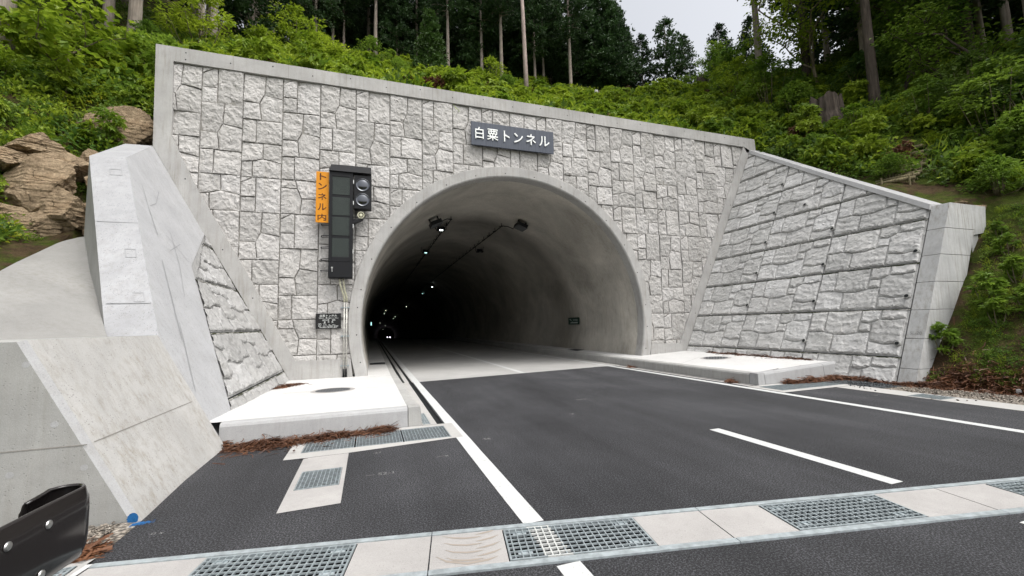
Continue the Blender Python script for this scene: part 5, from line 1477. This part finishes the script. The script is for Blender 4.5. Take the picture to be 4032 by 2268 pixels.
plant('maple_tree', 'dim maple behind the right hand thick trunks', 'tree', MT2, 17.8, -2.0, s=1.0, rz=5.2)
RB_ = [('mid', 1, 20.5, 10.5, 1.5, 'broad green bush on the ridge right of the sky gap'), ('bright', 0, 17.9, 8.5, 1.3, 'bright bush on the slope below the broad-leaved tree'), ('mid', 0, 16.2, 6.4, 1.3, 'bush at the foot of the slender right trunk'),
       ('bright', 1, 14.2, 4.2, 1.1, 'airy bright bush left of the thick brown trunk'), ('mid', 1, 13.5, 2.2, 1.2, 'green bush hiding the foot of the thick brown trunk'), ('mid', 0, 12.9, .6, 1.0, 'dense bush just left of the old stump'),
       ('bright', 1, 11.6, -2.3, .62, 'light airy bush in front of the old stump, on its right'), ('mid', 0, 10.9, -1.3, .5, 'low bush in front of the old stump, on its left'), ('mid', 1, 12.9, -3.6, .8, 'low airy bush left of the log steps'),
       ('dark', 1, 13.6, -4.4, 1.0, 'dark bush at the top of the log steps'), ('mid', 1, 12.4, -5.3, 1.1, 'spreading bush right of the log steps'), ('mid', 0, 11.3, -6.2, .9, 'full bush halfway up the slope, right of the log steps'),
       ('dark', 0, 11.9, -6.9, 1.1, 'dark bush on the upper slope past the log steps'), ('dark', 1, 13.2, -6.0, 1.3, 'dark tall bush under the lowest maple'), ('mid', 0, 9.9, -4.1, .45, 'small leafy plant by the lower log steps'),
       ('mid', 0, 9.6, -6.2, .55, 'low bush just behind the end pillar rock'), ('dark', 0, 15.0, -1.0, 1.2, 'dark bush in the shade behind the dark trunk'), ('dark', 0, 17.2, .5, 1.4, 'dark bush deep in the shade right of the brown trunk'), ('dark', 0, 14.2, -6.0, 1.2, 'dark bush behind the tall dark one under the lowest maple')]
for k, ty, x, y, s, lab in RB_: bush(k, ty, x, y, lab, s)
# small plants on the cut slope
PLT = bush_parts(90, 170, .22, .62, .10, .45, L_MID, airy=1, name='weed'); PLT = (PLT[0], tubes_mesh(PLT[1], 'weed_stems', M_TWIG))
for i, (x, y, s, lab) in enumerate([(7.30, -6.75, 1.0, 'tall leafy weed on the mossy cut slope, nearest the end pillar'), (7.0, -6.95, .8, 'small pale weed low on the mossy cut slope'), (7.7, -7.0, .8, 'leafy weed halfway up the mossy cut slope'), (6.55, -6.35, .9, 'dark fern tuft against the foot of the end pillar'),
                                    (8.2, -6.75, .7, 'leafy weed high on the cut slope right of the pillar'), (8.6, -6.5, .6, 'weed at the top of the cut slope beside the pillar cap'), (7.2, -7.3, .8, 'low weed farthest from the pillar on the cut slope')]):
    plant('weed', lab, 'plant', PLT, x, y, 'weeds on the cut slope', s, names=('foliage', 'stems'))

# ------------------------------------------------------------------ ground cover (uncountable): leaf clumps on points
proto = bpy.data.collections.new('ground_cover_kinds')
kinds = [clump_mesh('cover_a', 120, .46, .95, .115, L_BRIGHT, 101), clump_mesh('cover_b', 120, .46, .95, .11, L_MID, 102), clump_mesh('cover_c', 90, .45, .7, .10, L_MID, 103, .4),
         clump_mesh('cover_d', 80, .45, .8, .12, L_DARK, 104), grass_mesh('cover_e', 46, .3, .34, L_BRIGHT, 105), clump_mesh('cover_f', 70, .4, .9, .09, L_YEL, 106), clump_mesh('cover_g', 60, .34, .35, .07, L_MID, 107, .5),
         bush_parts(110, 150, .26, .95, .11, .42, L_BRIGHT, airy=1, name='cover_h')[0], bush_parts(111, 110, .3, .7, .09, .35, L_NEEDLE, airy=1, name='cover_i')[0], bush_parts(112, 210, .34, .8, .11, .5, L_BRIGHT, airy=1, name='cover_j')[0]]
for i, k in enumerate(kinds):
    o = bpy.data.objects.new('leaf_clump_%s' % 'abcdefghij'[i], k); proto.objects.link(o)
def scatter(name, pts, rot, scl, idx):
    me = bpy.data.meshes.new(name); me.from_pydata(pts.tolist(), [], [])
    a = me.attributes.new('rot', 'FLOAT_VECTOR', 'POINT'); a.data.foreach_set('vector', rot.astype(np.float32).ravel())
    a = me.attributes.new('scl', 'FLOAT', 'POINT'); a.data.foreach_set('value', scl.astype(np.float32))
    a = me.attributes.new('kid', 'INT', 'POINT'); a.data.foreach_set('value', idx.astype(np.int32))
    o = link(name, me)
    ng = bpy.data.node_groups.new(name + '_nodes', 'GeometryNodeTree')
    ng.interface.new_socket('Geometry', in_out='INPUT', socket_type='NodeSocketGeometry'); ng.interface.new_socket('Geometry', in_out='OUTPUT', socket_type='NodeSocketGeometry')
    n = ng.nodes; gi = n.new('NodeGroupInput'); go = n.new('NodeGroupOutput'); ci = n.new('GeometryNodeCollectionInfo'); ip = n.new('GeometryNodeInstanceOnPoints')
    ci.inputs['Collection'].default_value = proto; ci.inputs['Separate Children'].default_value = True; ci.inputs['Reset Children'].default_value = True
    def attr(nm, tp): q = n.new('GeometryNodeInputNamedAttribute'); q.data_type = tp; q.inputs['Name'].default_value = nm; return q.outputs[0]
    L = ng.links
    L.new(gi.outputs[0], ip.inputs['Points']); L.new(ci.outputs[0], ip.inputs['Instance']); ip.inputs['Pick Instance'].default_value = True
    L.new(attr('kid', 'INT'), ip.inputs['Instance Index']); L.new(attr('rot', 'FLOAT_VECTOR'), ip.inputs['Rotation']); L.new(attr('scl', 'FLOAT'), ip.inputs['Scale'])
    L.new(ip.outputs[0], go.inputs[0])
    md = o.modifiers.new('scatter', 'NODES'); md.node_group = ng
    return tag(o, kind='stuff')
def cover(name, n, x0, x1, y0, y1, dens, sc0, sc1, pick, seed):
    g = np.random.default_rng(seed)
    x = g.uniform(x0, x1, n); y = g.uniform(y0, y1, n); h = H(x, y); k = (h > .12) & (g.random(n) < dens(x, y))
    x, y, h = x[k], y[k], h[k]; m = len(x)
    hx = (H(x + .25, y) - h) / .25; hy = (H(x, y + .25) - h) / .25
    k2 = (np.abs(hx) < 4) & (np.abs(hy) < 4)
    rot = np.stack([np.clip(np.arctan(hy), -.7, .7), -np.clip(np.arctan(hx), -.7, .7), g.uniform(0, 6.28, m)], 1)
    sc = g.uniform(sc0, sc1, m) * (1 + .25 * nz2(x, y, 1.1, 3))
    idx = pick(x, y, g)
    P = np.stack([x, y, h - .04], 1)
    if name == 'undergrowth':
        q = g.random(m); q = np.where((x < -9) & (y > 4), 1, q); idx = np.where(q < .07, 7, np.where(q < .076, 8, np.where(q < .16, 9, idx)))
    return scatter(name, P[k2], rot[k2], sc[k2], idx[k2])
def wing_clear(x, y): return ~((y < .82) & (x > -9.45) & (x < 10.05) & (y > -6.2))
def pick_left(x, y, g):
    r = g.random(len(x)) + .25 * nz2(x, y, .9, 7); r = np.where((y > 5.5) & (r < .7), .97, r); return np.where(r < .28, 0, np.where(r < .5, 1, np.where(r < .66, 2, np.where(r < .70, 4, np.where(r < .80, 5, np.where(r < .92, 1, 3))))))
def pick_mid(x, y, g):
    r = g.random(len(x)) + .3 * nz2(x, y, .7, 5); return np.where(r < .48, 0, np.where(r < .72, 1, np.where(r < .88, 2, np.where(r < .91, 4, 3))))
def pick_right(x, y, g):
    r = g.random(len(x)) + .25 * nz2(x, y, .8, 9); return np.where(r < .14, 0, np.where(r < .55, 1, np.where(r < .75, 2, np.where(r < .80, 4, 3))))
def d_left(x, y):
    d = np.where(wing_clear(x, y), 1.0, 0)
    d = np.where((y < -.15) & (x > -10.6 - .4 * (y + .15)), .0, d)            # bare rock, bank and apron
    d = np.where((y < -3.0), d * .35, d)
    d = np.where(y > 8.0, d * .14, d)
    return d
cover('undergrowth', 9500, -22, -9.0, -5, 16, d_left, .5, 1.0, pick_left, 201)
cover('undergrowth', 5600, -12, 13, .8, 24, lambda x, y: np.where(y > 20.5, .25, 1.0), .7, 1.75, pick_mid, 202)
def d_right(x, y):
    d = np.where(wing_clear(x, y), 1.0, 0)
    p = np.abs((y + 4.35) - (x - 9.5) * .24)                                # worn track with log steps
    d = np.where((p < .65) & (x > 8.6) & (x < 12.6), .04, d)
    d = np.where((x < 10.2) & (y < -3.0), d * .6, d)
    d = np.where(y < -6.2, np.where(x < 8.9, .0, d), d)
    return d
cover('undergrowth', 8200, 9.3, 26, -9, 16, d_right, .65, 1.5, pick_right, 203)
cover('moss_plants', 7000, 6.1, 9.2, -9.5, -6.25, lambda x, y: np.clip(.45 + .6 * nz2(x, y, 2.2, 6), .08, .9), .10, .30, lambda x, y, g: np.where(g.random(len(x)) < .6, 6, np.where(g.random(len(x)) < .5, 1, 4)), 204)
cover('track_plants', 1500, 8.2, 12.5, -6.2, -2.2, lambda x, y: np.where(wing_clear(x, y), .55, 0), .14, .34, lambda x, y, g: np.where(g.random(len(x)) < .5, 6, np.where(g.random(len(x)) < .6, 1, 4)), 206)
cover('bank_plants', 700, -13, -9.6, -5.5, -.2, lambda x, y: np.where((x < -10.9) | (y > -.6), .8, .1), .35, .7, pick_left, 205)

# ------------------------------------------------------------------ rocks, stump, steps, post
def rock(name, label, c, r, seed, q=.22, sub=4, mat=M_ROCK, group=None, cat='rock', rot=0):
    bm = bmesh.new(); bmesh.ops.create_icosphere(bm, subdivisions=sub + 1, radius=1)
    rs = random.Random(seed); planes = []
    for k in range(15):
        n = Vector((rs.gauss(0, 1), rs.gauss(0, 1), rs.gauss(0, .9))).normalized(); planes.append((n, rs.uniform(.42, .86)))
    for v in bm.verts:
        p = v.co.copy()
        t_ = min([1.0] + [d / max(1e-3, p.dot(n)) for n, d in planes if p.dot(n) > .05])
        p = p * t_
        w_ = mnoise.cell(p * 2.6 + Vector((seed, 0, 0))) * .05
        nn = mnoise.noise(p * 3 + Vector((seed, 0, 0))) * .05 + mnoise.ridged_multi_fractal(p * 3.2 + Vector((0, seed, 0)), 1.0, 2.1, 4, 1.0, 2.0) * .035
        st = p.z * 7 + mnoise.noise(p * 1.3) * 1.2; lay = (st - math.floor(st)) * .055
        p = p * (1 + nn + w_ - lay)
        v.co = (p.x * r[0] * 1.2, p.y * r[1] * 1.2, p.z * r[2] * 1.2)
    me_ = bpy.data.meshes.new(name); bm.to_mesh(me_); bm.free(); me_.materials.append(mat)
    for p in me_.polygons: p.use_smooth = False
    o = link(name, me_, None, c); o.rotation_euler = (0, 0, rot); return tag(o, label, cat, group)
rock('rock', 'big sloping tan boulder between the bushes and the left portal edge', (-9.62, .48, 6.12), (.78, .5, .5), 3, rot=.2)
rock('rock', 'small grey rock cap lying on top of the tan boulder', (-9.75, .55, 6.62), (.28, .2, .14), 5)
for i, (c, r_, s_, lab) in enumerate([((-10.15, -1.05, 4.2), (.85, .5, .62), 11, 'largest cracked tan outcrop rock above the apron'), ((-9.95, -.75, 4.80), (.62, .4, .26), 12, 'flat ledge rock at the top of the outcrop under the bank'), ((-9.75, -1.2, 3.62), (.6, .42, .5), 13, 'blocky tan rock low in the outcrop, next to the apron'),
                                      ((-10.7, -1.0, 4.75), (.5, .4, .26), 14, 'mossy edged ledge rock at the left of the outcrop'), ((-9.30, -1.05, 3.75), (.32, .26, .2), 15, 'angular broken rock in the hollow beside the buttress'), ((-9.22, -1.2, 3.45), (.26, .2, .14), 16, 'reddish broken rock at the bottom of the hollow'),
                                      ((-9.36, -.75, 4.35), (.30, .25, .34), 17, 'dark undercut rock in the hollow below the bank'), ((-10.55, -1.35, 3.5), (.55, .4, .35), 18, 'low tan rock at the left foot of the outcrop'), ((-10.05, -1.45, 3.28), (.5, .4, .34), 24, 'pale split rock at the very foot of the outcrop above the apron'), ((-10.45, -.75, 5.15), (.5, .35, .3), 25, 'brown ledge rock under the hanging grass of the bank'), ((-9.55, -.55, 5.0), (.4, .3, .34), 26, 'brown rock face behind the top of the buttress'), ((-11.2, -1.2, 4.6), (.45, .35, .3), 19, 'half buried rock farthest left beside the outcrop')]):
    rock('outcrop_rock', lab, c, r_, s_, group='rocks of the outcrop above the apron')
rock('rock', 'flat pale rock slab lying behind the end pillar cap', (8.75, -5.75, 3.86), (.45, .22, .10), 21, sub=3)
rock('rock', 'small pale rock beside the slab behind the end pillar cap', (9.05, -6.0, 3.74), (.22, .2, .13), 22, sub=3)
rock('rock', 'small pale stone high on the grassy slope right of the sky gap', (18.5, 9.6, float(H(18.5, 9.6)) + .55), (.3, .25, .2), 23, sub=3)
def stump(x, y, r, h, label):
    zb = float(H(x, y)); t = thing('tree_stump', label, 'tree stump', (x, y, zb)); m = MB(); n = 40; V = []; F = []
    lv = [(-.3, 1.35), (.1, 1.2), (.35 * h, 1.05), (.8 * h, .98), (h, .95)]
    for j, (z, k) in enumerate(lv):
        for i in range(n):
            a = 6.2832 * i / n; rr = r * k * (1 + .09 * math.sin(a * 9 + x) + .06 * math.sin(a * 17)); dz = (.10 * math.sin(a * 5) + .05 * math.sin(a * 13)) if j == 4 else 0
            V.append((x + rr * math.cos(a), y + rr * math.sin(a), zb + z + dz))
        if j: F += [[(j - 1) * n + i, (j - 1) * n + (i + 1) % n, j * n + (i + 1) % n, j * n + i] for i in range(n)]
    m.add(V, F); m.build('bark', M_BARKD, t)
    m = MB(); m.add([(x + r * .85 * math.cos(6.2832 * i / n), y + r * .85 * math.sin(6.2832 * i / n), zb + h - .06 + .03 * math.sin(i * 2.1)) for i in range(n)], [list(range(n))]); m.build('cut_face', M_LOG, t)
stump(12.45, -.85, .55, 1.05, 'broad old grey tree stump standing on the right slope')
stump(19.75, 12.2, .42, 1.25, 'small dark stump on the grassy ridge under the broad-leaved tree')
for i in range(9):
    x = 9.5 + i * .27; y = -4.35 + .24 * (x - 9.5) + .04 * math.sin(i * 2.3); z = float(H(x, y)) + .05
    lab = ['lowest log step of the track behind the coping', 'second lowest log step of the track', 'third log step up the track', 'fourth log step up the track', 'middle log step of the track up the slope', 'fourth log step from the top of the track', 'third log step from the top of the track', 'second highest log step of the track', 'highest log step of the track under the bushes'][i]
    w = .40 + .06 * math.sin(i * 1.7); ux, uy = -.42 * w, .90 * w
    z = max(float(H(x, y)), float(H(x + ux, y + uy)) - .10, float(H(x - ux, y - uy)) - .10) + .05
    m = MB(); m.tube([(x - ux, y - uy, z), (x, y, z + .012), (x + ux, y + uy, z - .008)], .055, 8)
    t = thing('log_step', lab, 'log step', (x, y, z), 'log steps up the right hand slope'); m.build('log', M_LOG, t, smooth=True)
    for k_ in (-.7, .7): MB().tube([(x + ux * k_ - .07, y + uy * k_ - .03, z - .25), (x + ux * k_ - .07, y + uy * k_ - .03, z + .08)], .025, 6).build('peg', M_LOG, t)
px, py = 12.6, 15.7
t = thing('marker_post', 'short white marker post in the grass on the ridge', 'post', (px, py, float(H(px, py))))
m = MB(); zb = float(H(px, py)); m.box(px - .13, px + .13, py - .06, py + .06, zb - .2, zb + .95); m.build('post', M_SLAB, t, bevel=.02)
m = MB(); m.box(px + .14, px + .27, py - .05, py + .05, zb - .2, zb + .9); m.build('stay', M_LOG, t)
t = thing('pipe_stub', 'short pale stick lying on the needles beyond the pale gravel', 'stick', (6.2, -7.42, .1)); MB().tube([(5.98, -7.50, .07), (6.2, -7.40, .10), (6.42, -7.30, .11)], .035, 8).build('stick', M_SLAB, t)

# ------------------------------------------------------------------ dry needles and gravel (uncountable)
def needles(name, n, area, hgt, L=.10, wd=.006, seed=1, zf=lambda x, y: 0.0, dirb=None):
    g = np.random.default_rng(seed); V = []; F = []; T = []
    V_ = []; 
    for i in range(n):
        x, y, w = area(g); z = zf(x, y) + .004 + g.random() * hgt * w
        a = g.random() * 6.283 if dirb is None else dirb + g.normal() * .6
        ln_ = L * (.5 + g.random()); cur = g.normal() * 1.2; el = g.normal() * .22
        p = np.array([x, y, z]); pts = [p]
        for k in range(3):
            a += cur * .33; p = p + np.array([math.cos(a) * ln_ / 3, math.sin(a) * ln_ / 3, math.sin(el) * ln_ / 3]); p[2] = max(p[2], zf(p[0], p[1]) + .004); pts.append(p); el -= .15
        s = np.array([-math.sin(a), math.cos(a), g.normal() * .6]); s = s / np.linalg.norm(s) * wd * (.5 + g.random())
        b0 = len(V_)
        for q in pts: V_ += [q - s, q + s]
        F += [[b0 + 2 * k, b0 + 2 * k + 1, b0 + 2 * k + 3, b0 + 2 * k + 2] for k in range(3)]; tt = g.random(); T += [tt] * 3
    o = link(name, npmesh(name, np.array(V_), np.array(F), L_NEEDLE, tone=T)); return tag(o, kind='stuff')
def along(pts, wid):
    pts = [np.array(p, float) for p in pts]; sl_ = [np.linalg.norm(b_ - a) for a, b_ in zip(pts[:-1], pts[1:])]; tot = sum(sl_)
    def f(g):
        t = g.random() * tot; i = 0
        while i < len(sl_) - 1 and t > sl_[i]: t -= sl_[i]; i += 1
        k = t / sl_[i]; p = pts[i] * (1 - k) + pts[i + 1] * k; d = (pts[i + 1] - pts[i]) / sl_[i]; nrm_ = np.array([-d[1], d[0]])
        w = (wid[i] * (1 - k) + wid[i + 1] * k); o_ = g.normal() * .42; o_ = o_ * 3.2 if g.random() < .07 else max(-1, min(1, o_)); q = p + nrm_ * o_ * w
        return q[0], q[1], max(.03, 1 - abs(o_) * .85) * (.6 + .4 * math.sin(q[0] * 9 + q[1] * 7))
    return f
needles('needle_litter', 5200, along([(-5.68, -5.55), (-5.3, -5.60), (-4.9, -5.58), (-4.4, -5.52), (-4.1, -5.50), (-3.85, -5.46)], [.15, .20, .17, .10, .14, .05]), .065, L=.13, wd=.0042, seed=1, dirb=.1)
needles('needle_litter', 700, along([(-5.76, -5.50), (-5.79, -5.38), (-5.83, -5.30)], [.06, .04, .02]), .16, seed=2)
needles('needle_litter', 700, along([(-5.92, -1.75), (-5.72, -1.25), (-5.55, -1.0)], [.08, .18, .10]), .04, seed=3, zf=lambda x, y: zL(y))
needles('needle_litter', 3600, along([(4.05, -4.97), (4.7, -4.98), (5.2, -4.98), (5.65, -5.0), (5.85, -5.3)], [.04, .12, .12, .22, .2]), .13, seed=4)
needles('needle_litter', 1100, along([(5.9, -1.0), (5.9, -2.0), (5.88, -3.2), (5.88, -4.2)], [.06, .12, .16, .05]), .06, seed=5, zf=lambda x, y: zR(x))
needles('needle_litter', 6500, along([(5.75, -5.4), (5.8, -6.1), (5.95, -6.5), (6.15, -7.2), (6.25, -8.2)], [.15, .22, .35, .34, .3]), .11, seed=6, L=.13, zf=lambda x, y: max(0.0, float(.04 + 1.16 * (x - 6.05))) if x > 6.05 else 0.0)
needles('needle_litter', 1100, along([(-6.1, -7.95), (-5.9, -7.92), (-5.72, -7.90)], [.1, .12, .05]), .03, seed=7)
needles('needle_litter', 220, along([(3.30, -4.38), (3.33, -4.28), (3.34, -4.2)], [.05, .05, .03]), .10, seed=8)
needles('needle_litter', 160, along([(3.33, -.75), (3.33, -.5)], [.05, .05]), .05, seed=9)
def gravel(name, n, area, r0, r1, mat, seed, zf=lambda x, y: 0.0):
    g = np.random.default_rng(seed); ico = bmesh.new(); bmesh.ops.create_icosphere(ico, subdivisions=1, radius=1)
    bv = np.array([v.co[:] for v in ico.verts]); bf = np.array([[v.index for v in f.verts] for f in ico.faces]); ico.free()
    V = []; F = []
    for i in range(n):
        x, y, w = area(g); r = r0 + (r1 - r0) * g.random() ** 2; p = bv * (1 + g.normal(size=(len(bv), 1)) * .18) * np.array([1, .75, .55]) * r
        a = g.random() * 6.28; ca, sa = math.cos(a), math.sin(a); p = np.stack([p[:, 0] * ca - p[:, 1] * sa, p[:, 0] * sa + p[:, 1] * ca, p[:, 2]], 1)
        F.append(bf + len(bv) * i); V.append(p + np.array([x, y, zf(x, y) + r * .3 + g.random() * .015]))
    o = link(name, npmesh(name, np.concatenate(V), np.concatenate(F), mat)); return tag(o, kind='stuff')
def patch(poly, z): V, F = poly_holes(poly, [], z); return V, F
gp = MB(); V, F = patch([(4.6, -5.14), (5.8, -5.0), (5.95, -5.9), (5.7, -6.2), (5.0, -6.15), (5.0, -5.66), (4.9, -5.14)], .0); gp.add([(x, y, .012) for x, y, _ in V], F); tag(gp.build('gravel_bed', M_GRAVD), kind='structure')
gp = MB(); V, F = patch([(5.0, -6.15), (5.7, -6.2), (6.15, -6.6), (6.3, -7.5), (6.3, -20), (5.0, -20)], .0); gp.add([(x, y, .006) for x, y, _ in V], F); tag(gp.build('gravel_bed', M_GRAV), kind='structure')
gp = MB(); V, F = patch([(-6.9, -7.47), (-5.78, -7.46), (-5.655, -7.5), (-5.655, -8.0), (-6.9, -8.2)], .0); gp.add([(x, y, .002) for x, y, _ in V], F); tag(gp.build('gravel_bed', M_GRAV), kind='structure')
def inrect(x0, x1, y0, y1): return lambda g: (g.uniform(x0, x1), g.uniform(y0, y1), 1)
gravel('gravel', 900, along([(5.15, -5.45), (5.35, -5.75), (5.55, -6.0)], [.36, .40, .22]), .008, .022, M_GRAVD, 1)
gravel('gravel', 1700, along([(5.1, -6.4), (5.45, -6.8), (5.55, -8.5)], [.2, .42, .5]), .006, .024, M_GRAV, 2)
gravel('gravel', 900, along([(-6.3, -7.62), (-5.78, -7.62)], [.2, .14]), .006, .02, M_GRAV, 3)
